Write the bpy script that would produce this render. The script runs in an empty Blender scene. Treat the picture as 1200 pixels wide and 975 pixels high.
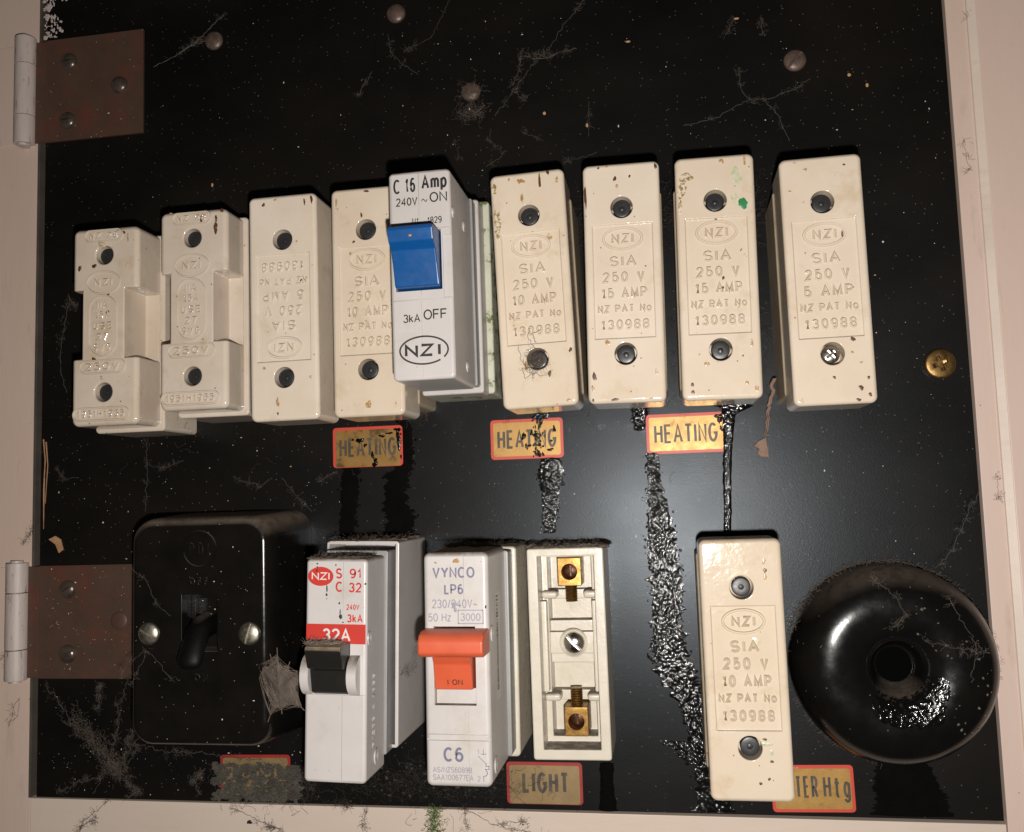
import bpy, bmesh, math, random
from mathutils import Vector, Matrix, noise
S = bpy.context.scene
COL = S.collection
MM = 0.001
random.seed(7)
PI = math.pi

# ------------------------------------------------------------------ camera, light, exposure
# Board frame in millimetres: x right, y up, z out of the board towards the viewer (board face z = 0).
# World: X = x, Z = y, -Y = z, in metres.
CAM = (59.974, -17.963, 349.059)
ROT = ((0.98497, -0.03197, -0.16974), (0.04559, 0.99602, 0.07690), (0.16661, -0.08348, 0.98248))
FPX = 1076.2

def rodrigues(w):
    a = math.sqrt(sum(c * c for c in w)); k = [c / a for c in w]
    K = Matrix(((0, -k[2], k[1]), (k[2], 0, -k[0]), (-k[1], k[0], 0)))
    return Matrix.Identity(3) + math.sin(a) * K + (1 - math.cos(a)) * (K @ K)

RM = rodrigues((-0.08600, -0.16738, 0.03886))
W3 = Matrix(((1, 0, 0), (0, 0, -1), (0, 1, 0)))          # board frame -> world axes

def wv(x, y, z):
    return Vector((x, -z, y)) * MM

def at(px, py, z=0.0):
    """Point of the board frame at height z seen at a photograph pixel (1200 x 975)."""
    d = RM.transposed() @ Vector(((px - 600) / FPX, -(py - 487.5) / FPX, -1))
    t = (z - CAM[2]) / d.z
    return (CAM[0] + d.x * t, CAM[1] + d.y * t)

cam_d = bpy.data.cameras.new('camera'); cam = bpy.data.objects.new('camera', cam_d); COL.objects.link(cam)
cam_d.sensor_fit = 'HORIZONTAL'; cam_d.sensor_width = 36; cam_d.lens = 36 * FPX / 1200
cam_d.clip_start = 0.01; cam_d.clip_end = 20
axes = W3 @ RM.transposed()
cam.matrix_world = Matrix.Translation(wv(*CAM)) @ axes.to_4x4()
S.camera = cam

world = bpy.data.worlds.new('World'); S.world = world; world.use_nodes = True
world.node_tree.nodes['Background'].inputs[0].default_value = (1, 0.9, 0.8, 1)
world.node_tree.nodes['Background'].inputs[1].default_value = 0.02

fl = bpy.data.lights.new('flash_lamp', 'POINT'); fl.energy = 5.6; fl.shadow_soft_size = 0.0035; fl.color = (1, 0.955, 0.905)
flo = bpy.data.objects.new('flash_lamp', fl); COL.objects.link(flo); flo.location = wv(CAM[0] + 4, CAM[1] - 25, CAM[2] - 4)

S.view_settings.view_transform = 'Standard'; S.view_settings.look = 'None'
S.view_settings.exposure = 0; S.view_settings.gamma = 1
S.cycles.max_bounces = 6

# ------------------------------------------------------------------ materials
def material(name, base, rough=0.5, metal=0.0, var=None, vscale=60, bump=0.0, bscale=300, stretch=None, dust=0.0, dustcol=(0.13, 0.10, 0.075),
             wear=None, wscale=40, wlo=0.58, whi=0.66, rvar=0.0, coat=0.0, spec=0.5, speck=None, bump2=0.0, b2scale=2500, dlo=0.12, dhi=0.75, tint=0.0):
    m = bpy.data.materials.new(name); m.use_nodes = True
    nt = m.node_tree; N = nt.nodes; L = nt.links
    p = N['Principled BSDF']
    p.inputs['Roughness'].default_value = rough; p.inputs['Metallic'].default_value = metal
    p.inputs['Coat Weight'].default_value = coat; p.inputs['Coat Roughness'].default_value = 0.08
    p.inputs['Specular IOR Level'].default_value = spec
    tc = N.new('ShaderNodeTexCoord'); oi = N.new('ShaderNodeObjectInfo')
    add = N.new('ShaderNodeVectorMath'); add.operation = 'MULTIPLY_ADD'
    L.new(oi.outputs['Random'], add.inputs[0]); add.inputs[1].default_value = (3.1, 1.7, 2.3); L.new(tc.outputs['Object'], add.inputs[2])
    vec = add.outputs[0]
    if stretch:
        mp = N.new('ShaderNodeMapping'); mp.inputs['Scale'].default_value = stretch; L.new(vec, mp.inputs['Vector']); svec = mp.outputs[0]
    else:
        svec = vec
    def noise_(scale, v, detail=5, r=0.6):
        n = N.new('ShaderNodeTexNoise'); n.inputs['Scale'].default_value = scale; n.inputs['Detail'].default_value = detail
        n.inputs['Roughness'].default_value = r; L.new(v, n.inputs['Vector']); return n.outputs['Fac']
    def mix(f, a, b):
        x = N.new('ShaderNodeMix'); x.data_type = 'RGBA'
        if hasattr(f, 'links') or hasattr(f, 'node'): L.new(f, x.inputs[0])
        else: x.inputs[0].default_value = f
        for s, v in ((6, a), (7, b)):
            if isinstance(v, tuple): x.inputs[s].default_value = (*v, 1)
            else: L.new(v, x.inputs[s])
        return x.outputs[2]
    def ramp(f, lo, hi, o0=0.0, o1=1.0):
        r = N.new('ShaderNodeMapRange'); r.inputs[1].default_value = lo; r.inputs[2].default_value = hi
        r.inputs[3].default_value = o0; r.inputs[4].default_value = o1; L.new(f, r.inputs[0]); return r.outputs[0]
    c = base
    if var: c = mix(ramp(noise_(vscale, svec), 0.3, 0.7), base, var)
    if wear: c = mix(ramp(noise_(wscale, svec, 8, 0.7), wlo, whi), c, wear)
    if speck:                                              # speck = (colour, scale, radius)
        v = N.new('ShaderNodeTexVoronoi'); v.inputs['Scale'].default_value = speck[1]; L.new(vec, v.inputs['Vector'])
        c = mix(ramp(v.outputs['Distance'], speck[2], speck[2] * 0.6), c, speck[0])
    if tint:
        x = N.new('ShaderNodeMix'); x.data_type = 'RGBA'; x.blend_type = 'MULTIPLY'; x.inputs[0].default_value = 1
        g_ = N.new('ShaderNodeCombineColor'); L.new(ramp(oi.outputs['Random'], 0, 1, 1 - tint * .6, 1.0), g_.inputs[0]); L.new(ramp(oi.outputs['Random'], 0, 1, 1 - tint, 1.0), g_.inputs[1]); L.new(ramp(oi.outputs['Random'], 0, 1, 1 - tint * 1.7, 1.0), g_.inputs[2])
        if isinstance(c, tuple): x.inputs[6].default_value = (*c, 1)
        else: L.new(c, x.inputs[6])
        L.new(g_.outputs[0], x.inputs[7]); c = x.outputs[2]
    rsock = None
    if rvar:
        rsock = ramp(noise_(vscale * 2.3, svec), 0.3, 0.7, max(0.02, rough - rvar), rough + rvar)
    if dust:
        g = N.new('ShaderNodeNewGeometry'); sx = N.new('ShaderNodeSeparateXYZ'); L.new(g.outputs['Normal'], sx.inputs[0])
        up = ramp(sx.outputs['Z'], dlo, dhi)
        mul = N.new('ShaderNodeMath'); mul.operation = 'MULTIPLY'; L.new(up, mul.inputs[0])
        L.new(ramp(noise_(220, vec, 6, 0.7), 0.3, 0.55, dust * 0.45, dust), mul.inputs[1])
        c = mix(mul.outputs[0], c, dustcol)
        x = N.new('ShaderNodeMix'); L.new(mul.outputs[0], x.inputs[0]); x.inputs[3].default_value = 0.95
        if rsock: L.new(rsock, x.inputs[2])
        else: x.inputs[2].default_value = rough
        rsock = x.outputs[0]
    if rsock: L.new(rsock, p.inputs['Roughness'])
    if isinstance(c, tuple): p.inputs['Base Color'].default_value = (*c, 1)
    else: L.new(c, p.inputs['Base Color'])
    last = None
    for amt, sc, v in ((bump, bscale, svec), (bump2, b2scale, vec)):
        if amt:
            b = N.new('ShaderNodeBump'); b.inputs['Strength'].default_value = 1.0; b.inputs['Distance'].default_value = amt * MM
            L.new(noise_(sc, v, 4), b.inputs['Height'])
            if last: L.new(last, b.inputs['Normal'])
            last = b.outputs[0]
    if last: L.new(last, p.inputs['Normal'])
    return m

M = {}
M['board'] = material('black_paint', (0.0030, 0.0027, 0.0023), 0.345, var=(0.0095, 0.0075, 0.006), vscale=14, stretch=(0.8, 1, 1.2), bump=0.012, bscale=260, rvar=0.02,
                      bump2=0.035, b2scale=2300, speck=((0.10, 0.085, 0.07), 420, 0.1), spec=0.27)
M['tar'] = material('tar', (0.003, 0.0028, 0.0026), 0.1, bump=0.17, bscale=900)
M['tar_flat'] = material('dry_tar', (0.0012, 0.0011, 0.001), 0.75, bump=0.03, bscale=900, rvar=0.1, spec=0.06)
M['hollow_shade'] = material('painted_hollow_shade', (0.002, 0.002, 0.002), 0.9, spec=0.0)  # black without gloss: the hollow's shade put into the colour
M['tar_smooth'] = material('wet_tar', (0.003, 0.003, 0.003), 0.09, bump=0.3, bscale=420)
M['porcelain'] = material('cream_porcelain', (0.655, 0.575, 0.485), 0.1, var=(0.60, 0.51, 0.41), vscale=45, bump=0.14, bscale=150, rvar=0.04, bump2=0.022, b2scale=620, tint=0.09, wear=(0.50, 0.385, 0.25),
                          wscale=70, wlo=0.56, whi=0.8, speck=((0.25, 0.15, 0.08), 190, 0.06), dust=0.45)
M['porcelain_grey'] = material('grey_white_porcelain', (0.615, 0.545, 0.475), 0.1, var=(0.54, 0.46, 0.38), vscale=55, bump=0.12, bscale=170, rvar=0.04, bump2=0.022, b2scale=620, tint=0.1, wear=(0.44, 0.34, 0.235),
                          wscale=70, wlo=0.56, whi=0.8, speck=((0.22, 0.13, 0.07), 190, 0.07), dust=0.55)
M['porcelain_base'] = material('base_porcelain', (0.40, 0.33, 0.24), 0.42, var=(0.28, 0.22, 0.15), vscale=60, bump=0.08, bscale=260, wear=(0.2, 0.15, 0.09), wscale=45,
                               wlo=0.55, whi=0.75, dust=0.85, speck=((0.16, 0.11, 0.06), 260, 0.1))
M['green_base'] = material('stained_base_plastic', (0.52, 0.52, 0.42), 0.4, var=(0.43, 0.43, 0.33), vscale=90, wear=(0.12, 0.14, 0.05), wscale=170, wlo=0.53, whi=0.6, bump=0.05, dust=0.8)
M['white_base'] = material('white_porcelain', (0.62, 0.57, 0.48), 0.3, var=(0.55, 0.495, 0.40), vscale=70, bump=0.08, bscale=420, rvar=0.08, wear=(0.36, 0.27, 0.16), wscale=55, wlo=0.64, whi=0.78,
                           dust=0.9, bump2=0.03, b2scale=1800)
M['plastic'] = material('white_plastic', (0.50, 0.47, 0.455), 0.36, var=(0.46, 0.43, 0.41), vscale=60, bump=0.012, bscale=900, rvar=0.04, dust=0.97, wear=(0.40, 0.345, 0.285), wscale=45, wlo=0.54, whi=0.8,
                        speck=((0.3, 0.24, 0.18), 220, 0.05))
M['plastic_grey'] = material('grey_plastic', (0.28, 0.275, 0.268), 0.4, var=(0.22, 0.212, 0.205), vscale=60, bump=0.02, bscale=700, dust=0.95)
M['seam'] = material('seam_shadow_grime', (0.05, 0.045, 0.04), 0.8)
M['blue'] = material('blue_plastic', (0.0015, 0.066, 0.235), 0.32, var=(0.0015, 0.056, 0.2), vscale=100, bump=0.02, bscale=600, rvar=0.05, dust=0.25)
M['orange'] = material('orange_plastic', (0.53, 0.088, 0.036), 0.38, var=(0.47, 0.076, 0.03), vscale=90, bump=0.02, bscale=600, rvar=0.05, dust=0.12)
M['black_lever'] = material('black_plastic', (0.012, 0.011, 0.01), 0.33, bump=0.03, bscale=500, rvar=0.08, dust=0.75, dustcol=(0.36, 0.27, 0.17))
M['bakelite'] = material('black_bakelite', (0.0045, 0.004, 0.0034), 0.2, spec=0.35, var=(0.008, 0.0066, 0.0054), vscale=80, bump=0.02, bscale=500, rvar=0.05, dust=0.9, dustcol=(0.12, 0.09, 0.066), speck=((0.2, 0.17, 0.14), 300, 0.07))
M['dome_black'] = material('dome_black', (0.0035, 0.0032, 0.0029), 0.21, spec=0.35, var=(0.006, 0.0052, 0.0045), vscale=80, bump=0.03, bscale=420, rvar=0.06, dust=0.95, dustcol=(0.06, 0.045, 0.033), dlo=0.42, dhi=0.95, speck=((0.2, 0.17, 0.14), 300, 0.06))
M['toggle_black'] = material('toggle_black', (0.002, 0.0018, 0.0016), 0.5, spec=0.2, bump=0.03, bscale=420, rvar=0.06, dust=0.9, dustcol=(0.07, 0.054, 0.04), dlo=0.75, dhi=1.0)
M['rubber'] = material('black_plug', (0.02, 0.02, 0.02), 0.38, bump=0.03, bscale=900, rvar=0.1)
M['hinge_brown'] = material('brown_painted_steel', (0.078, 0.041, 0.027), 0.5, var=(0.06, 0.036, 0.024), vscale=70, wear=(0.11, 0.034, 0.022), wscale=55, wlo=0.5, whi=0.68, bump=0.06, bscale=380, rvar=0.07,
                            speck=((0.4, 0.33, 0.27), 330, 0.075))
M['hinge_white'] = material('painted_hinge_white', (0.50, 0.42, 0.375), 0.5, var=(0.43, 0.37, 0.345), vscale=180, stretch=(3, 3, 0.5), bump=0.12, bscale=260, wear=(0.17, 0.11, 0.085), wscale=190, wlo=0.58, whi=0.66)
M['frame'] = material('pink_white_paint', (0.60, 0.46, 0.40), 0.48, var=(0.565, 0.43, 0.345), vscale=14, stretch=(1.6, 1, 0.35), bump=0.1, bscale=130, rvar=0.07, wear=(0.44, 0.345, 0.285), wscale=60, wlo=0.57, whi=0.76,
                      speck=((0.22, 0.16, 0.12), 110, 0.035), bump2=0.03, b2scale=700)
M['frame_bottom'] = material('cream_white_paint', (0.64, 0.53, 0.45), 0.48, var=(0.57, 0.47, 0.39), vscale=18, stretch=(0.3, 1, 1.6), bump=0.1, bscale=130, rvar=0.07, wear=(0.5, 0.42, 0.33), wscale=26, wlo=0.58, whi=0.75,
                      speck=((0.22, 0.16, 0.12), 110, 0.04), bump2=0.03, b2scale=700)
M['gap'] = material('dirty_grey_edge', (0.075, 0.06, 0.048), 0.8, var=(0.045, 0.036, 0.029), vscale=110, bump=0.15)
M['wall'] = material('dark_wall', (0.12, 0.10, 0.085), 0.9, var=(0.08, 0.065, 0.05), vscale=20)
M['steel'] = material('screw_steel', (0.62, 0.60, 0.56), 0.22, metal=1, var=(0.45, 0.42, 0.38), vscale=400, bump=0.03, bscale=900, rvar=0.06)
M['dull_steel'] = material('dull_nickel', (0.62, 0.57, 0.48), 0.4, metal=1, var=(0.46, 0.41, 0.33), vscale=350, bump=0.04, bscale=700, rvar=0.08)
M['brown_screw'] = material('brown_screw_head', (0.14, 0.105, 0.085), 0.3, metal=0.5, var=(0.06, 0.045, 0.036), vscale=300, bump=0.05, bscale=600, rvar=0.1)
M['dusty_screw'] = material('dusty_screw_head', (0.15, 0.10, 0.078), 0.45, metal=0.3, var=(0.07, 0.048, 0.038), vscale=350, bump=0.2, bscale=700, rvar=0.15)
M['brass'] = material('brass', (0.34, 0.20, 0.065), 0.42, metal=1, var=(0.20, 0.105, 0.03), vscale=250, bump=0.06, bscale=600, rvar=0.1)
M['brass_dark'] = material('hole_dark_brass', (0.10, 0.035, 0.012), 0.4, metal=0.6, var=(0.03, 0.012, 0.006), vscale=300, bump=0.12, bscale=700)  # red-brown, with the clamp hole's darkness put into the colour
M['gold'] = material('gold_foil', (0.46, 0.265, 0.075), 0.42, metal=0.35, var=(0.38, 0.215, 0.06), vscale=150, bump=0.03, bscale=1200, rvar=0.08, wear=(0.2, 0.13, 0.04), wscale=110, wlo=0.6, whi=0.7)
M['red_edge'] = material('red_border', (0.55, 0.055, 0.03), 0.45, var=(0.5, 0.06, 0.035), vscale=200, wear=(0.55, 0.33, 0.14), wscale=180, wlo=0.66, whi=0.7)
M['dull_gold'] = material('dull_gold_foil', (0.30, 0.205, 0.095), 0.5, metal=0.3, var=(0.22, 0.15, 0.07), vscale=150, bump=0.03, bscale=1200, wear=(0.16, 0.11, 0.05), wscale=110, wlo=0.6, whi=0.7)
M['dull_red'] = material('dark_red_border', (0.33, 0.025, 0.02), 0.5, var=(0.24, 0.02, 0.016), vscale=200)
M['ink'] = material('black_ink', (0.018, 0.016, 0.015), 0.5)
M['label_ink'] = material('label_ink', (0.035, 0.028, 0.02), 0.5, var=(0.10, 0.075, 0.05), vscale=300)
M['blue_ink'] = material('slate_ink', (0.13, 0.13, 0.20), 0.5)
M['grey_ink'] = material('grey_ink', (0.24, 0.23, 0.27), 0.5)
M['red_ink'] = material('red_ink', (0.46, 0.032, 0.022), 0.42)
M['white_ink'] = material('white_ink', (0.6, 0.55, 0.52), 0.42)
M['rust'] = material('rust_stain', (0.12, 0.05, 0.02), 0.4, var=(0.05, 0.022, 0.012), vscale=400, wear=(0.5, 0.36, 0.24), wscale=650, wlo=0.6, whi=0.68)
M['amber'] = material('amber_stain', (0.40, 0.25, 0.10), 0.3, var=(0.28, 0.15, 0.05), vscale=500, wear=(0.63, 0.51, 0.385), wscale=650, wlo=0.5, whi=0.62)
M['mould'] = material('olive_mould_stain', (0.27, 0.20, 0.085), 0.4, var=(0.16, 0.13, 0.05), vscale=500, wear=(0.63, 0.51, 0.385), wscale=700, wlo=0.46, whi=0.54)
M['green_paint'] = material('green_paint', (0.015, 0.15, 0.045), 0.2, var=(0.06, 0.27, 0.12), vscale=300, wear=(0.40, 0.45, 0.30), wscale=300, wlo=0.58, whi=0.7)
M['pale_green'] = material('pale_green_paint', (0.30, 0.42, 0.24), 0.25, var=(0.42, 0.46, 0.31), vscale=300, wear=(0.62, 0.52, 0.39), wscale=330, wlo=0.44, whi=0.58)
M['dust'] = material('grey_brown_dust', (0.14, 0.108, 0.085), 0.95, var=(0.08, 0.062, 0.048), vscale=400, bump=0.3, bscale=900)
M['dark_dust'] = material('dark_dust', (0.055, 0.043, 0.032), 0.95, var=(0.025, 0.02, 0.015), vscale=400, bump=0.3, bscale=900)
M['crust_dust'] = material('greenish_grey_dust', (0.085, 0.075, 0.058), 0.95, var=(0.04, 0.035, 0.027), vscale=260, bump=0.4, bscale=700)
M['web'] = material('cobweb_silk', (0.105, 0.085, 0.07), 0.9)
M['web_pale'] = material('pale_silk', (0.25, 0.195, 0.155), 0.9, var=(0.13, 0.10, 0.08), vscale=260, bump=0.25, bscale=600)
M['cocoon'] = material('cocoon_paper', (0.13, 0.10, 0.08), 0.9, var=(0.08, 0.06, 0.048), vscale=260, bump=0.25, bscale=600)
M['crust'] = material('pale_crust', (0.55, 0.45, 0.32), 0.8, var=(0.42, 0.32, 0.2), vscale=400, bump=0.2, bscale=800)
M['fleck'] = material('dust_fleck', (0.55, 0.48, 0.42), 0.9)
M['amber_fleck'] = material('amber_fleck', (0.45, 0.25, 0.12), 0.8)
M['wood'] = material('raw_wood_splinter', (0.42, 0.24, 0.12), 0.8, var=(0.3, 0.15, 0.07), vscale=300)
M['moss'] = material('green_moss', (0.10, 0.15, 0.03), 0.9, var=(0.05, 0.09, 0.02), vscale=500)
M['flake'] = material('brown_flake', (0.26, 0.17, 0.12), 0.8, var=(0.16, 0.10, 0.07), vscale=300, bump=0.2, bscale=500)

M['board'].node_tree.nodes['Principled BSDF'].inputs['Specular Tint'].default_value = (0.82, 0.91, 1.0, 1)
M['brass_dull'] = material('dull_brass', (0.27, 0.165, 0.06), 0.4, metal=0.9, var=(0.15, 0.085, 0.03), vscale=350, bump=0.06, bscale=700, rvar=0.1)
M['brown_gold'] = material('stained_gold_foil', (0.33, 0.185, 0.05), 0.45, metal=0.3, var=(0.22, 0.12, 0.03), vscale=150, wear=(0.09, 0.06, 0.02), wscale=150, wlo=0.52, whi=0.62)

# ------------------------------------------------------------------ mesh helpers (board-frame millimetres)
def new_bm():
    return bmesh.new()

def rbox(bm, x0, x1, y0, y1, z0, z1, bev=0.0, seg=3, mi=0):
    g = bmesh.ops.create_cube(bm, size=1.0)
    for v in g['verts']:
        v.co = Vector((x0 + (v.co.x + .5) * (x1 - x0), y0 + (v.co.y + .5) * (y1 - y0), z0 + (v.co.z + .5) * (z1 - z0)))
    fs = set(f for v in g['verts'] for f in v.link_faces)
    for f in fs: f.material_index = mi
    if bev:
        es = list(set(e for v in g['verts'] for e in v.link_edges))
        bmesh.ops.bevel(bm, geom=es, offset=bev, segments=seg, profile=0.5, affect='EDGES')

def prism(bm, pts, z0, z1, bev=0.0, seg=2, mi=0, axis='z'):
    """Extrude a closed outline; axis 'z': pts are (x, y); axis 'x': pts are (y, z), extruded from x = z0 to z1."""
    lo, hi = [], []
    for a, b in pts:
        lo.append(bm.verts.new((a, b, z0) if axis == 'z' else (z0, a, b)))
        hi.append(bm.verts.new((a, b, z1) if axis == 'z' else (z1, a, b)))
    n = len(pts); fs = []
    fs.append(bm.faces.new(hi)); fs.append(bm.faces.new(lo[::-1]))
    for i in range(n):
        j = (i + 1) % n
        fs.append(bm.faces.new((lo[i], lo[j], hi[j], hi[i])))
    for f in fs: f.material_index = mi
    bmesh.ops.recalc_face_normals(bm, faces=fs)
    if bev:
        cap = [e for e in (fs[0].edges if bev > 0 else [])]
        bmesh.ops.bevel(bm, geom=list(cap), offset=bev, segments=seg, profile=0.5, affect='EDGES')

def rrect(x0, x1, y0, y1, r, n=5):
    out = []
    for cx, cy, a0 in ((x1 - r, y1 - r, 0), (x0 + r, y1 - r, 90), (x0 + r, y0 + r, 180), (x1 - r, y0 + r, 270)):
        for k in range(n + 1):
            a = math.radians(a0 + 90 * k / n); out.append((cx + r * math.cos(a), cy + r * math.sin(a)))
    return out

def ellipse(cx, cy, rx, ry, n=32):
    return [(cx + rx * math.cos(2 * PI * k / n), cy + ry * math.sin(2 * PI * k / n)) for k in range(n)]

def lathe(bm, prof, cx, cy, n=32, mi=0, closed_top=True, cap_bottom=False):
    rings = []
    for r, z in prof:
        if r < 1e-6: rings.append([bm.verts.new((cx, cy, z))])
        else: rings.append([bm.verts.new((cx + r * math.cos(2 * PI * k / n), cy + r * math.sin(2 * PI * k / n), z)) for k in range(n)])
    fs = []
    for a, b in zip(rings, rings[1:]):
        for k in range(n):
            j = (k + 1) % n
            if len(a) == 1 and len(b) > 1: fs.append(bm.faces.new((a[0], b[j], b[k])))
            elif len(b) == 1 and len(a) > 1: fs.append(bm.faces.new((a[k], a[j], b[0])))
            elif len(a) > 1: fs.append(bm.faces.new((a[k], a[j], b[j], b[k])))
    if cap_bottom and len(rings[0]) > 1: fs.append(bm.faces.new(rings[0][::-1]))
    for f in fs: f.material_index = mi

def ring(bm, cx, cy, rx, ry, w, z0, z1, n=40, mi=0, pts=None):
    """Raised closed outline with a rounded section; either an ellipse or a given outline."""
    P = pts or ellipse(cx, cy, rx, ry, n)
    n = len(P); R = []
    for i in range(n):
        a = Vector(P[i - 1]); b = Vector(P[i]); c = Vector(P[(i + 1) % n])
        t = (c - a).normalized(); nn = Vector((t.y, -t.x))
        sec = ((-w / 2, z0), (-w / 4, z1), (w / 4, z1), (w / 2, z0))
        R.append([bm.verts.new((b.x + nn.x * s, b.y + nn.y * s, z)) for s, z in sec])
    for i in range(n):
        for k in range(3):
            f = bm.faces.new((R[i][k], R[(i + 1) % n][k], R[(i + 1) % n][k + 1], R[i][k + 1])); f.material_index = mi

def tube(bm, pts, r, n=5, mi=0, taper=False):
    P = [Vector(p) for p in pts]; R = []
    for i, p in enumerate(P):
        t = (P[min(i + 1, len(P) - 1)] - P[max(i - 1, 0)])
        if t.length < 1e-9: t = Vector((1, 0, 0))
        t.normalize(); u = t.cross(Vector((0, 0, 1)) if abs(t.z) < .9 else Vector((1, 0, 0))).normalized(); v = t.cross(u)
        rr = r * (1 - 0.6 * i / max(1, len(P) - 1)) if taper else r
        R.append([bm.verts.new(p + (u * math.cos(2 * PI * k / n) + v * math.sin(2 * PI * k / n)) * rr) for k in range(n)])
    for a, b in zip(R, R[1:]):
        for k in range(n):
            f = bm.faces.new((a[k], a[(k + 1) % n], b[(k + 1) % n], b[k])); f.material_index = mi
    for q in (R[0][::-1], R[-1]):
        f = bm.faces.new(q); f.material_index = mi

def strip(bm, pts, w, z, mi=0):
    """Flat printed line along a polyline."""
    for a, b in zip(pts, pts[1:]):
        a = Vector(a); b = Vector(b); d = (b - a).normalized(); nn = Vector((-d.y, d.x)) * w / 2; e = d * w * .3
        f = bm.faces.new([bm.verts.new((q.x, q.y, z)) for q in (a - e - nn, b + e - nn, b + e + nn, a - e + nn)]); f.material_index = mi

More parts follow.
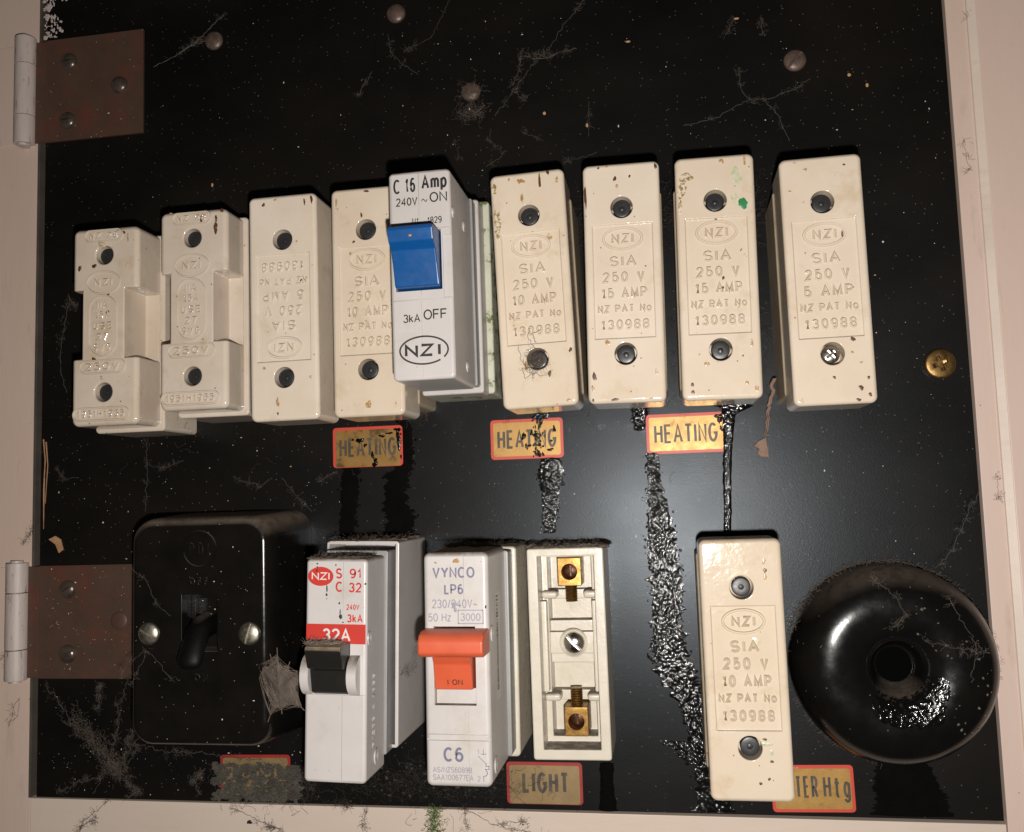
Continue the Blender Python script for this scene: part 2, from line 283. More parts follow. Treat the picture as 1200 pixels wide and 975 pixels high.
# monoline lettering: each glyph is (advance width, strokes) on a unit-height box
def _a(cx, cy, rx, ry, d0, d1, n=10):
    return [(cx + rx * math.cos(math.radians(d0 + (d1 - d0) * k / n)), cy + ry * math.sin(math.radians(d0 + (d1 - d0) * k / n))) for k in range(n + 1)]
_BOWL = lambda y0, y1, x: [(0, y1), (x, y1)] + _a(x, (y0 + y1) / 2, .58 - x, (y1 - y0) / 2, 90, -90, 8)[1:] + [(0, y0)]
GLYPH = {
    'A': (.68, [[(0, 0), (.34, 1), (.68, 0)], [(.13, .34), (.55, .34)]]), 'C': (.64, [_a(.33, .5, .33, .5, 48, 312, 16)]),
    'D': (.6, [[(0, 0), (0, 1), (.26, 1)] + _a(.26, .5, .34, .5, 90, -90, 10)[1:] + [(0, 0)]]),
    'E': (.5, [[(.5, 1), (0, 1), (0, 0), (.5, 0)], [(0, .53), (.45, .53)]]), 'F': (.5, [[(.5, 1), (0, 1), (0, 0)], [(0, .52), (.44, .52)]]),
    'G': (.66, [_a(.33, .5, .33, .5, 48, 340, 16) + [(.66, .46), (.4, .46)]]), 'H': (.58, [[(0, 0), (0, 1)], [(.58, 0), (.58, 1)], [(0, .53), (.58, .53)]]),
    'I': (.02, [[(.01, 0), (.01, 1)]]), 'K': (.58, [[(0, 0), (0, 1)], [(.56, 1), (0, .4)], [(.2, .6), (.58, 0)]]), 'L': (.46, [[(0, 1), (0, 0), (.46, 0)]]),
    'M': (.72, [[(0, 0), (0, 1), (.36, .1), (.72, 1), (.72, 0)]]), 'N': (.58, [[(0, 0), (0, 1), (.58, 0), (.58, 1)]]), 'O': (.68, [_a(.34, .5, .34, .5, 90, 450, 20)]),
    'P': (.58, [[(0, 0)] + _BOWL(.45, 1, .3)]), 'R': (.58, [[(0, 0)] + _BOWL(.48, 1, .3), [(.3, .48), (.58, 0)]]),
    'S': (.58, [_a(.29, .745, .27, .255, 25, 270, 10) + _a(.29, .245, .29, .245, 90, -155, 10)[1:]]), 'T': (.56, [[(0, 1), (.56, 1)], [(.28, 1), (.28, 0)]]),
    'U': (.58, [[(0, 1), (0, .28)] + _a(.29, .28, .29, .28, 180, 360, 10)[1:] + [(.58, 1)]]), 'V': (.62, [[(0, 1), (.31, 0), (.62, 1)]]),
    'W': (.9, [[(0, 1), (.22, 0), (.45, .95), (.68, 0), (.9, 1)]]), 'X': (.6, [[(0, 0), (.6, 1)], [(0, 1), (.6, 0)]]), 'Y': (.62, [[(0, 1), (.31, .45), (.62, 1)], [(.31, .45), (.31, 0)]]),
    'Z': (.58, [[(0, 1), (.58, 1), (0, 0), (.58, 0)]]),
    '0': (.54, [_a(.27, .5, .27, .5, 90, 450, 18)]), '1': (.34, [[(.02, .74), (.2, .82), (.26, 1), (.26, 0)]]),
    '2': (.54, [_a(.27, .72, .26, .28, 165, -35, 9) + [(0, 0), (.54, 0)]]), '3': (.54, [_a(.26, .75, .24, .25, 160, -90, 9), _a(.26, .26, .28, .26, 90, -165, 9)]),
    '4': (.56, [[(.42, 0), (.42, 1), (0, .3), (.56, .3)]]), '5': (.54, [[(.48, 1), (.1, 1), (.05, .52)] + _a(.26, .32, .28, .32, 125, -155, 10)]),
    '6': (.54, [_a(.28, .5, .27, .5, 55, 180, 8) + _a(.27, .31, .26, .31, 180, -180, 14)[1:]]), '7': (.52, [[(0, 1), (.52, 1), (.18, 0)]]),
    '8': (.54, [_a(.27, .75, .24, .25, 90, 450, 14), _a(.27, .26, .27, .26, 90, 450, 14)]), '9': (.54, [_a(.26, .5, .28, .5, 235, 360, 8) + _a(.27, .69, .27, .31, 0, 360, 14)[1:]]),
    'a': (.5, [_a(.25, .52, .22, .2, 160, 0, 7) + [(.47, .05), (.5, 0)], _a(.22, .2, .22, .2, 90, 300, 8) + [(.47, .16)], [(.22, .4), (.47, .44)]]),
    'm': (.76, [[(0, 0), (0, .72)], [(0, .5)] + _a(.19, .52, .19, .2, 170, 0, 7) + [(.38, 0)], [(.38, .5)] + _a(.57, .52, .19, .2, 170, 0, 7) + [(.76, 0)]]),
    'p': (.5, [[(0, -.26), (0, .72)], _a(.25, .36, .25, .36, 180, 540, 16)]), 'g': (.5, [[(.5, .72), (.5, -.06)] + _a(.25, -.06, .25, .2, 0, -160, 8)[1:], _a(.25, .36, .25, .36, 0, 360, 16)]),
    'k': (.46, [[(0, 0), (0, 1)], [(.42, .7), (0, .3)], [(.15, .44), (.46, 0)]]), 'o': (.52, [_a(.26, .36, .26, .36, 90, 450, 16)]), 'z': (.42, [[(0, .72), (.42, .72), (0, 0), (.42, 0)]]),
    't': (.46, [[(.2, .95), (.2, .14)] + _a(.34, .13, .14, .13, 180, 290, 5)[1:], [(-.04, .7), (.46, .7)]]),
    '/': (.3, [[(0, 0), (.3, 1)]]), '.': (.02, [[(.01, 0), (.01, .1)]]), '-': (.3, [[(0, .4), (.3, .4)]]), '~': (.5, [[(0, .36), (.08, .46), (.17, .46), (.33, .34), (.42, .34), (.5, .44)]]), ' ': (.22, []),
}

def ribbon(P, hw, closed=False):
    """Left and right offsets of a polyline with mitred corners."""
    n = len(P); L, R = [], []
    V = [Vector(p) for p in P]
    if (V[0] - V[-1]).length < 1e-6: closed = True; V = V[:-1]; n -= 1
    for i in range(n):
        d0 = (V[i] - V[i - 1]).normalized() if (closed or i > 0) else None
        d1 = (V[(i + 1) % n] - V[i]).normalized() if (closed or i < n - 1) else None
        if d0 is None: d0 = d1
        if d1 is None: d1 = d0
        n0 = Vector((-d0.y, d0.x)); n1 = Vector((-d1.y, d1.x)); m = n0 + n1
        m = n0 if m.length < .3 else m.normalized()
        k = min(2.0, 1 / max(.45, m.dot(n0)))
        L.append((V[i] + m * hw * k, m, k)); R.append((V[i] - m * hw * k, m, k))
    return V, L, R, closed

def text(bm, s, cx, cy, w, h, z, raised=0.0, bold=0.0, mi=0, rot=0.0, place=None):
    """Lettering fitted to a w x h box centred on (cx, cy), lying at z (raised > 0: rounded relief)."""
    sw = max(.85, h * .235) if raised else h * (.125 + .13 * bold)
    tot = sum(GLYPH[ch][0] for ch in s); gap = max((1.75 if raised or w > h * len(s) * .8 else 1.5) * sw, .2 * h) if len(s) > 1 else 0
    if len(s) > 1 and (w - sw - gap * (len(s) - 1)) < .45 * w: gap = .44 * w / (len(s) - 1); sw = min(sw, gap / 1.35)
    kx = max(.05, (w - sw - gap * (len(s) - 1)) / max(.3, tot)) if tot > .1 else 1
    X = 0.0; strokes = []
    for ch in s:
        adv, st = GLYPH[ch]
        for q in st: strokes.append([(X + a * kx, b) for a, b in q])
        X += adv * kx + gap
    xs = [a for q in strokes for a, b in q]; ys = [b for q in strokes for a, b in q]
    x0, x1, y0, y1 = min(xs), max(xs), min(ys), max(ys)
    sx = 1; sy = (h - sw) / max(1e-3, y1 - y0) if y1 - y0 > .05 else 1
    if y1 - y0 < .3: sy = h * 2
    if s == '~': sw = .13 * w; sy = h / (y1 - y0)
    ca, sa = math.cos(rot), math.sin(rot)
    def vert(x, y, zz):
        q = (cx + x * ca - y * sa, cy + x * sa + y * ca, z + zz)
        return bm.verts.new(place(*q) if place else q)
    for k, q in enumerate(strokes):
        P = []
        for a, b in q:
            p = ((a - (x0 + x1) / 2) * sx, (b - (y0 + y1) / 2) * sy)
            if not P or (Vector(p) - Vector(P[-1])).length > 1e-4: P.append(p)
        V, L, R, closed = ribbon(P, sw / 2)
        n = len(V)
        if raised:
            rows = []
            for i in range(n):
                m, kk = L[i][1], L[i][2]
                rows.append([vert(V[i].x + m.x * t * sw * kk, V[i].y + m.y * t * sw * kk, zz) for t, zz in ((-.62, -.06), (-.36, raised * .6), (0, raised), (.36, raised * .6), (.62, -.06))])
            rng = range(n if closed else n - 1)
            for i in rng:
                a, b = rows[i], rows[(i + 1) % n]
                for j in range(4):
                    f = bm.faces.new((a[j], b[j], b[j + 1], a[j + 1])[::-1]); f.material_index = mi
            if not closed:
                for e, rv in ((rows[0], 1), (rows[-1], 0)):
                    f = bm.faces.new(e[::-1] if rv else e); f.material_index = mi
        else:
            zz = .003 * (k % 5)
            l = [vert(p.x, p.y, zz) for p, _, _ in L]; r_ = [vert(p.x, p.y, zz) for p, _, _ in R]
            for i in range(n if closed else n - 1):
                j = (i + 1) % n
                f = bm.faces.new((r_[i], r_[j], l[j], l[i])); f.material_index = mi

def blob(bm, cx, cy, rx, ry, z, h, seed, n=18, mi=0, rough=0.35):
    """A low irregular domed spot (stain, drop) on a flat face."""
    rr = random.Random(seed); ph = [rr.uniform(0, 6.28) for _ in range(4)]
    def rad(a): return 1 + rough * (.5 * math.sin(2 * a + ph[0]) + .35 * math.sin(3 * a + ph[1]) + .3 * math.sin(5 * a + ph[2]) + .2 * math.sin(8 * a + ph[3]))
    rings = []
    for s, zz in ((1, 0.0), (.82, h * .7), (.45, h)):
        rings.append([bm.verts.new((cx + rx * s * rad(a) * math.cos(a), cy + ry * s * rad(a) * math.sin(a), z + zz)) for a in [2 * PI * k / n for k in range(n)]])
    c = bm.verts.new((cx, cy, z + h * 1.05))
    for a, b in zip(rings, rings[1:]):
        for k in range(n):
            f = bm.faces.new((a[k], a[(k + 1) % n], b[(k + 1) % n], b[k])); f.material_index = mi
    for k in range(n):
        f = bm.faces.new((rings[-1][k], rings[-1][(k + 1) % n], c)); f.material_index = mi

def to_mesh(name, bm, mats, smooth=True):
    for v in bm.verts: v.co = Vector((v.co.x, -v.co.z, v.co.y)) * MM
    me = bpy.data.meshes.new(name); bm.to_mesh(me); bm.free()
    for m in (mats if isinstance(mats, (list, tuple)) else [mats]): me.materials.append(m)
    if smooth:
        me.polygons.foreach_set('use_smooth', [True] * len(me.polygons))
        me.set_sharp_from_angle(angle=math.radians(42))
    return me

def link(name, bm, mats, parent=None, smooth=True, wn=False, loc=(0, 0, 0), rot=0.0, label=None, weld=False):
    if weld: bmesh.ops.remove_doubles(bm, verts=bm.verts, dist=1e-4)
    o = bpy.data.objects.new(name, to_mesh(name, bm, mats, smooth)); COL.objects.link(o)
    if parent: o.parent = parent
    o.location = wv(*loc); o.rotation_euler = (0, -rot, 0)
    if wn:
        md = o.modifiers.new('normals', 'WEIGHTED_NORMAL'); md.keep_sharp = True
    if label: o['label'] = label
    return o

def tag(o, label, cat, group=None, kind=None):
    if label: o['label'] = label
    if cat: o['category'] = cat
    if group: o['group'] = group
    if kind: o['kind'] = kind
    return o

def thing(name, x, y, z=0, rot=0.0):
    o = bpy.data.objects.new(name, None); COL.objects.link(o); o.empty_display_size = 0.01
    o.location = wv(x, y, z); o.rotation_euler = (0, -rot, 0); return o

def carve(body, cutters, bev=0.3, seg=2, ang=50):
    """Body minus cutters (each its own bmesh), then a small bevel on the cut edges; returns a bmesh in millimetres."""
    def tmp(bm):
        me = bpy.data.meshes.new('work'); bm.normal_update(); bmesh.ops.recalc_face_normals(bm, faces=bm.faces[:]); bm.to_mesh(me); bm.free()
        o = bpy.data.objects.new('work', me); COL.objects.link(o); return o
    b = tmp(body); cs = []
    for c in cutters:
        k = tmp(c); cs.append(k)
        md = b.modifiers.new('cut', 'BOOLEAN'); md.operation = 'DIFFERENCE'; md.solver = 'EXACT'; md.object = k
    if bev:
        md = b.modifiers.new('edge', 'BEVEL'); md.width = bev; md.segments = seg; md.limit_method = 'ANGLE'; md.angle_limit = math.radians(ang); md.use_clamp_overlap = True
    dg = bpy.context.evaluated_depsgraph_get(); dg.update()
    me = bpy.data.meshes.new_from_object(b.evaluated_get(dg))
    out = bmesh.new(); out.from_mesh(me)
    bpy.data.meshes.remove(me)
    for k in [b] + cs:
        d = k.data; bpy.data.objects.remove(k); bpy.data.meshes.remove(d)
    return out

def box_bm(*a, **k):
    bm = new_bm(); rbox(bm, *a, **k); return bm

def prism_bm(*a, **k):
    bm = new_bm(); prism(bm, *a, **k); return bm

def hole_bm(cx, cy, r, z0, z1, n=28):
    return prism_bm(ellipse(cx, cy, r, r, n), z0, z1)

# ------------------------------------------------------------------ setting: wall, frame
bm = new_bm(); rbox(bm, -420, 420, -330, 400, -34, -26); tag(link('wall', bm, M['wall'], smooth=False), None, None, kind='structure')

def board_obj(name, pts, z0, z1, mat, label, bev=.3):
    bm = new_bm(); prism(bm, pts, z0, z1, bev, 2)
    o = link(name, bm, mat, wn=True); tag(o, label, 'timber frame'); return o

fl_ = board_obj('frame_board', [(-330, -260), (-203.4, -260), (-203.4, 300), (-330, 300)], -26, 0, M['frame'], 'pinkish white painted timber board down the left edge, carrying the hinge knuckles')
fb = board_obj('frame_board', [(-203.0, -260), (168.5, -260), (168.5, -134.6), (-203.0, -134.0)], -26, .35, M['frame_bottom'], 'cream white painted timber rail running under the bottom edge of the black board')
fr = board_obj('frame_board', [(168.9, -260), (300, -260), (300, 300), (168.9, 300)], -26, 0.3, M['frame'], 'pinkish white painted timber board down the right edge with a sloping bead')
bm = new_bm(); prism(bm, [(178.6, -259), (299, -259), (299, 299), (178.6, 299)], 0.3, 2.6, 0.5, 3); link('raised_panel', bm, M['frame'], fr, wn=True)
bm = new_bm(); sec = [(175.9, .35), (176.1, 1.1), (178.7, 2.35), (178.7, .35)]
lo = [bm.verts.new((x, -258.5, z)) for x, z in sec]; hi = [bm.verts.new((x, 298.5, z)) for x, z in sec]
for k in range(4): bm.faces.new((lo[k], hi[k], hi[(k + 1) % 4], lo[(k + 1) % 4]))
bm.faces.new(lo); bm.faces.new(hi[::-1]); bmesh.ops.recalc_face_normals(bm, faces=bm.faces[:])
link('bead', bm, M['frame_bottom'], fr, smooth=False)
# dirty edge inside the gap on the hinge side
bm = new_bm(); rbox(bm, -204.3, -203.2, -134, 300, -12, 0.12, 0.1, 1); link('gap_edge', bm, M['gap'], fl_)
bm = new_bm()
for px, py, r in ((265, 965, 1.1),): blob(bm, *at(293, 963), 1.0, 0.9, .35, 0.15, 3)
link('nail_hole', bm, M['ink'], fb)

# ------------------------------------------------------------------ the black board with its tar runs and screws
bm = new_bm(); prism(bm, [(-200.7, -133.7), (168.1, -133.7), (168.1, 240), (-200.7, 240)], -9, 0, 0.35, 2)
board = link('switchboard_panel', bm, M['board'], wn=True)
tag(board, 'black painted flat hinged board that carries all the fuses and switches', 'panel')

def tar_run(pts, mat, h=0.5, seed=1, jag=0.25, z=0.0, step=0.28, drops=0, grit=1.0):
    """pts: (px, py, width in px) down the run; becomes a raised, ragged ribbon on the board."""
    rr = random.Random(seed)
    P = []
    for px, py, w in pts:
        x, y = at(px, py, 0); P.append((x, y, w * 0.315))
    dense = []
    for a, b in zip(P, P[1:]):
        n = max(1, int(math.hypot(b[0] - a[0], b[1] - a[1]) / step))
        for k in range(n): t = k / n; dense.append(tuple(a[i] + (b[i] - a[i]) * t for i in range(3)))
    dense.append(P[-1]); bm = new_bm(); rows = []
    cols = 37
    for i, (x, y, w) in enumerate(dense):
        e = 1 if 0 < i < len(dense) - 1 else 0.35
        l, q_ = [w * .5 * (jag * noise.noise((y * .45, seed + o_, 0)) * 1.8 + jag * noise.noise((y * 1.7, seed + o_, 4)) * 1.3) for o_ in (0, 9)]
        row = []
        for k in range(cols):
            u = -1 + 2 * k / (cols - 1)
            prof = max(0, 1 - u ** 4) * h * e
            xx = x + e * (u * w / 2 + (-l if u < 0 else q_) * abs(u) ** 3)
            v3 = (xx, y, seed * 3.1)
            zz = 0.03 + prof * 0.7 + e * grit * (1 - u ** 8) * (0.2 * noise.noise((v3[0] * .8, v3[1] * .5, v3[2])) + 0.24 * noise.noise((v3[0] * 2.1, v3[1] * 1.7, v3[2])) + .19 * noise.noise((v3[0] * 4, v3[1] * 4, v3[2])))
            if abs(u) == 1: zz = 0.005
            row.append(bm.verts.new((xx, y, z + max(0.005, zz))))
        rows.append(row)
    for a, b in zip(rows, rows[1:]):
        for k in range(cols - 1): bm.faces.new((a[k], b[k], b[k + 1], a[k + 1]))
    for _ in range(drops):
        x, y, w = rr.choice(dense); s_ = rr.uniform(.15, .55); sg = rr.choice((-1, 1))
        blob(bm, x + sg * (w / 2 + abs(rr.gauss(0, .9))), y, s_, s_ * rr.uniform(.8, 1.6), z, s_ * .5, rr.randrange(9999), 9)
    return link('tar_run', bm, mat, board)

tar_run([(411, 546, 22), (410, 570, 24), (409, 595, 22), (406, 632, 20)], M['tar_flat'], 0.12, 2, drops=14, grit=.15)
tar_run([(462, 480, 26), (476, 500, 14), (478, 540, 16), (466, 556, 30), (463, 590, 30), (470, 606, 40), (466, 634, 34)], M['tar_flat'], 0.12, 3, drops=24, grit=.15)
tar_run([(634, 472, 18), (634, 492, 20)], M['tar'], 0.4, 11)
tar_run([(645, 536, 24), (645, 555, 30), (645, 580, 22), (644, 625, 14)], M['tar'], 0.4, 4, 0.22, drops=24, grit=1.0)
tar_run([(762, 470, 44), (750, 480, 22), (749, 505, 12)], M['tar'], 0.5, 5)
tar_run([(764, 530, 14), (765, 548, 16), (768, 570, 16), (772, 600, 26), (776, 640, 34), (780, 670, 38), (782, 700, 36), (781, 725, 34), (784, 760, 40), (790, 785, 46), (800, 805, 38), (812, 830, 28), (820, 860, 26), (828, 900, 26),
         (836, 940, 36), (838, 952, 44)], M['tar'], 0.3, 6, 0.24, drops=70, grit=.95)
tar_run([(838, 468, 60), (862, 476, 40), (854, 486, 16), (853, 520, 11), (852, 560, 10), (853, 600, 9), (852, 628, 9)], M['tar_smooth'], 0.8, 7, 0.12, grit=.7)
tar_run([(711, 893, 17), (711, 915, 15), (712, 935, 18), (713, 951, 22)], M['tar_smooth'], 1.0, 8, 0.1, grit=.2)
tar_run([(1060, 880, 40), (1058, 905, 62), (1064, 925, 72), (1070, 945, 78), (1068, 957, 84)], M['tar_flat'], 0.1, 9, 0.1, grit=.12)
tar_run([(792, 868, 20), (806, 880, 26), (822, 896, 26)], M['tar'], 0.25, 10, 0.5, drops=40)

def dome_screw(bm, cx, cy, r, z, h, slot=None, mi=0, slotw=0.9):
    prof = [(r, z), (r, z + h * .12)] + [(r * math.cos(t * PI / 2), z + h * (.12 + .88 * math.sin(t * PI / 2))) for t in (.15, .3, .45, .6, .75, .88)] + [(0, z + h)]
    b = new_bm(); lathe(b, prof, cx, cy, 32, 0, cap_bottom=True)
    if slot is not None:
        c = new_bm(); rbox(c, -r * 1.2, r * 1.2, -slotw / 2, slotw / 2, z + h * .45, z + h * 1.6)
        bmesh.ops.rotate(c, verts=c.verts, cent=(0, 0, 0), matrix=Matrix.Rotation(slot, 3, 'Z')); bmesh.ops.translate(c, verts=c.verts, vec=(cx, cy, 0))
        b = carve(b, [c], 0.08, 1, 60)
    me = bpy.data.meshes.new('t'); b.to_mesh(me); b.free(); bm.from_mesh(me); bpy.data.meshes.remove(me)

for px, py, r, slot, mat, lab in ((249, 46, 4.0, 0.9, 'dusty_screw', 'dusty brown round screw head with a cobweb tail'), (463, 14, 4.0, None, 'dusty_screw', 'brown round screw head at the top edge'),
                             (551, 106, 3.9, None, 'dusty_screw', 'screw head coated with dust'), (932, 69, 4.2, 0.8, 'dusty_screw', 'brown slotted round screw head')):
    bm = new_bm(); dome_screw(bm, *at(px, py, 1.5), r, 0, 1.9, slot); link('screw', bm, M[mat], board, label=lab)
# brass cross-recess screw
sx, sy = at(1102, 426, 2)
b = new_bm(); lathe(b, [(5.0, 0), (5.2, 0.6), (5.4, 1.6), (5.2, 2.1), (4.6, 2.4), (0, 2.4)], sx, sy, 36, cap_bottom=True)
cuts = []
for a in (0.35, 0.35 + PI / 2):
    c = new_bm(); rbox(c, -2.7, 2.7, -.75, .75, 0.9, 4); bmesh.ops.rotate(c, verts=c.verts, cent=(0, 0, 0), matrix=Matrix.Rotation(a, 3, 'Z')); bmesh.ops.translate(c, verts=c.verts, vec=(sx, sy, 0)); cuts.append(c)
c = hole_bm(sx, sy, 1.5, 0.8, 4, 8); cuts.append(c)
link('screw', carve(b, cuts, 0.12, 1, 60), M['brass_dull'], board, label='brass cross-head screw')

# ------------------------------------------------------------------ hinges
def hinge(y0, lower):
    t = thing('hinge', -200.4, y0 + 23, 0)
    tag(t, 'lower brown hinge partly covered by the black toggle switch' if lower else 'upper brown hinge with three domed screws, its whole leaf showing', 'hinge', 'hinges of the black board')
    bm = new_bm(); rbox(bm, 0.6, 46.6, -23, 23, 0.05, 1.5, 0.25, 2)
    link('leaf', bm, M['hinge_brown'], t, wn=True)
    bm = new_bm(); rbox(bm, -70, -9, -22.4, 22.6, 0.05, 0.55, 0.25, 2); link('painted_leaf', bm, M['frame'], t, wn=True)
    # knuckle: three barrels on one pin
    ys = (24.6, 12.2, -11.0, -23.6)
    for a, b in zip(ys, ys[1:]):
        bm = new_bm(); pts = []
        for k in range(24): an = 2 * PI * k / 24; pts.append((-8.7 + 4.4 * math.cos(an), 2.3 + 4.4 * math.sin(an)))
        lo = [bm.verts.new((x, b + .12, z)) for x, z in pts]; hi = [bm.verts.new((x, a - .12, z)) for x, z in pts]
        for k in range(24): bm.faces.new((lo[k], lo[(k + 1) % 24], hi[(k + 1) % 24], hi[k]))
        e1 = bm.faces.new(lo[::-1]); e2 = bm.faces.new(hi)
        bmesh.ops.recalc_face_normals(bm, faces=bm.faces[:])
        bmesh.ops.bevel(bm, geom=list(e1.edges) + list(e2.edges), offset=0.3, segments=2, profile=.5, affect='EDGES')
        link('knuckle', bm, M['hinge_white'], t, wn=True)
    bm = new_bm(); pts = [(-8.7 + 2.4 * math.cos(2 * PI * k / 16), 2.6 + 2.6 * math.sin(2 * PI * k / 16)) for k in range(16)]
    lo = [bm.verts.new((x, -24.4, z)) for x, z in pts]; hi = [bm.verts.new((x, 25.4, z)) for x, z in pts]
    for k in range(16): bm.faces.new((lo[k], lo[(k + 1) % 16], hi[(k + 1) % 16], hi[k]))
    bm.faces.new(lo[::-1]); bm.faces.new(hi); bmesh.ops.recalc_face_normals(bm, faces=bm.faces[:])
    link('pin', bm, M['hinge_white'], t)
    bm = new_bm(); rbox(bm, -6.0, 0.4, -22.8, 22.8, 0.3, 1.3, 0.3, 2); link('wrap', bm, M['hinge_brown'], t, wn=True)
    S3 = [(77, 691, .6), (137, 728, 1.1), (77, 767, .5)] if lower else [(79, 71, .1), (138, 98, None), (77, 140, .1)]
    for i, (px, py, sl) in enumerate(S3):
        x, y = at(px, py, 3); bm = new_bm()
        flat = lower and i == 1
        dome_screw(bm, x + 200.4, y - y0 - 23, 3.7, 1.45, 0.9 if flat else 2.3, sl, slotw=0.8)
        link('screw', bm, M['hinge_brown'] if flat else M['brown_screw'], t)
    if lower:
        x, y = at(65, 730, 2); bm = new_bm(); blob(bm, x + 200.4, y - y0 - 23, 1.2, 1.2, 1.4, .7, 5); link('paint_lump', bm, M['hinge_brown'], t)
    return t
hinge(141.9, False); hinge(-86.0, True)

# ------------------------------------------------------------------ porcelain fuses
def plug(parent, x, y, z, mat='rubber', r=3.05, cross=False):
    b = new_bm(); lathe(b, [(r * .96, z - 4), (r, z - .5), (r * .94, z - .12), (r * .8, z), (r * .3, z - .05), (r * .24, z - .35), (r * .14, z - .3), (0, z - .1)] if not cross else
                        [(r * .96, z - 3), (r, z - .5), (r * .8, z), (0, z + .25)], x, y, 28, cap_bottom=True)
    if cross:
        cs = []
        for a in (0.7, 0.7 + PI / 2):
            c = new_bm(); rbox(c, -1.7, 1.7, -.42, .42, z - .8, z + 2); bmesh.ops.rotate(c, verts=c.verts, cent=(0, 0, 0), matrix=Matrix.Rotation(a, 3, 'Z')); bmesh.ops.translate(c, verts=c.verts, vec=(x, y, 0)); cs.append(c)
        b = carve(b, cs, .08, 1, 60)
    link('screw' if cross else 'plug', b, M[mat], parent, label='bright cross-head screw' if cross else None)

def carrier_base(parent, w=27.0, h=73.0, z=24.0, mat='porcelain_base', dx=0, dy=0):
    bm = new_bm()
    prism(bm, rrect(-w / 2 + dx, w / 2 + dx, -h / 2 + dy, h / 2 + dy, 1.6), 0.02, z, 0.8, 3)
    return link('base', bm, M[mat], parent, wn=True)

_fuse_proto = None
def fuse_blank():
    global _fuse_proto
    if _fuse_proto is None:
        w, h = 26.0, 82.4
        b = new_bm(); prism(b, rrect(-w / 2, w / 2, -h / 2, h / 2, 2.2, 6), 22, 42, 1.5, 4)
        cut = [box_bm(-10.1, 10.1, -19.3, 19.8, 41.3, 46), hole_bm(0, 25.7, 3.75, 34, 46), hole_bm(0, -24.6, 3.75, 34, 46)]
        bm = carve(b, cut, 0.5, 3, 50)
        _fuse_proto = bpy.data.meshes.new('carrier_blank'); bm.to_mesh(_fuse_proto); bm.free()
    bm = new_bm(); bm.from_mesh(_fuse_proto); return bm

def fuse(x, y, rot, amps, label, flip=False, spots=(), screw=False, seed=0, base=(0, 0), plug_off=((0, 0), (0, 0))):
    t = thing('fuse', x, y, 0, rot)
    tag(t, label, 'fuse', 'cream porcelain plug-in fuses')
    carrier_base(t, dx=base[0], dy=base[1])
    bm = fuse_blank(); z = 41.25; R = 0.72
    ring(bm, 0, 14.9, 6.5, 3.7, 1.0, z, z + 0.6)
    text(bm, 'NZI', 0, 14.9, 7.6, 3.5, z, R, 0.1)
    text(bm, 'SIA', 0, 7.0, 9.2, 3.9, z, R, 0.1)
    text(bm, '250 V', 0, 1.6, 14.2, 3.9, z, R, 0.1)
    text(bm, amps, 0, -3.9, 15.6, 3.9, z, R, 0.1)
    text(bm, 'NZ PAT No', 0, -9.2, 18.2, 2.9, z, R, 0.05)
    text(bm, '130988', 0, -14.7, 16.4, 3.7, z, R, 0.1)
    sgn = -1 if flip else 1
    for k, (sx, sy, rx, ry, mi) in enumerate(spots):
        zz = 42.02
        if abs(sx * sgn) < 10 and -19.2 < sy * sgn < 19.7: zz = 41.33
        blob(bm, sx * sgn, sy * sgn, rx, ry, zz, 0.06, seed * 31 + k, 14, mi)
    c = link('carrier', bm, [M['porcelain'], M['rust'], M['amber'], M['green_paint'], M['pale_green'], M['mould']], t, wn=True, rot=PI if flip else 0)
    plug(c, *(0 + plug_off[0][0], 25.7 + plug_off[0][1]), 40.2)
    if screw: plug(c, -0.2, -24.6, 39.6, 'steel', 2.9, True)
    else: plug(c, *(0 + plug_off[1][0], -24.6 + plug_off[1][1]), 40.2)
    return t

# spots measured on each face: (x, y, rx, ry, material 1 rust 2 amber 3 green 4 pale green)
fuse(-73.6, 53.1, 0.005, '5 AMP', 'cream porcelain fuse whose raised lettering stands upside down', True,
     ((-7, 38, .6, .7, 1), (-2.5, 39.5, .6, .3, 2), (8.7, 37.8, .35, 1.2, 1), (11.4, 38.5, .5, 1.4, 1), (6.3, 9.5, .7, .7, 1), (-7.5, -22, .5, .6, 2), (-2.5, -34.5, .7, 1.4, 2), (-2.5, -38.6, .4, .5, 1), (10, -26, .5, .6, 2), (5.5, 23.5, .3, .4, 2)), seed=1)
fuse(-42.2, 53.2, 0.0, '10 AMP', 'cream porcelain fuse half hidden behind the blue-lever breaker', False,
     ((-10.8, 36.5, .4, 1.4, 2), (-10.6, 34, .5, .6, 2), (0.5, 39.6, 1, .4, 1), (-1.5, 31, .35, 1.0, 1), (-4.5, 21.5, .5, .5, 1), (0, -37, 1.1, 1.4, 2), (10, -37, .4, .4, 2), (-6, 17, .5, 1, 2)), seed=2)
fuse(17.3, 53.5, 0.028, '10 AMP', 'cream porcelain fuse with a fluffy dust web over its lower screw hole', False,
     ((-6.2, 39, .4, .5, 2), (-2, 37.8, 1.4, 1, 2), (4.5, 37.3, .5, 2.2, 1), (7.5, 40, .5, .9, 1), (-2, 32, .45, 1.8, 2), (-11, 25, 1.1, 4.6, 5), (-11.3, 20, .8, 2.2, 5), (-11.6, 36, .8, 2.4, 5), (6.6, 17.5, 1.0, 1.0, 2), (10.5, 37, .5, 1.2, 2), (11.4, -22.5, .6, .8, 1),
      (3.8, -30, .6, 1.1, 1), (9.6, -39.5, .8, .5, 2), (-4, -27, .7, 1.6, 2)), seed=3)
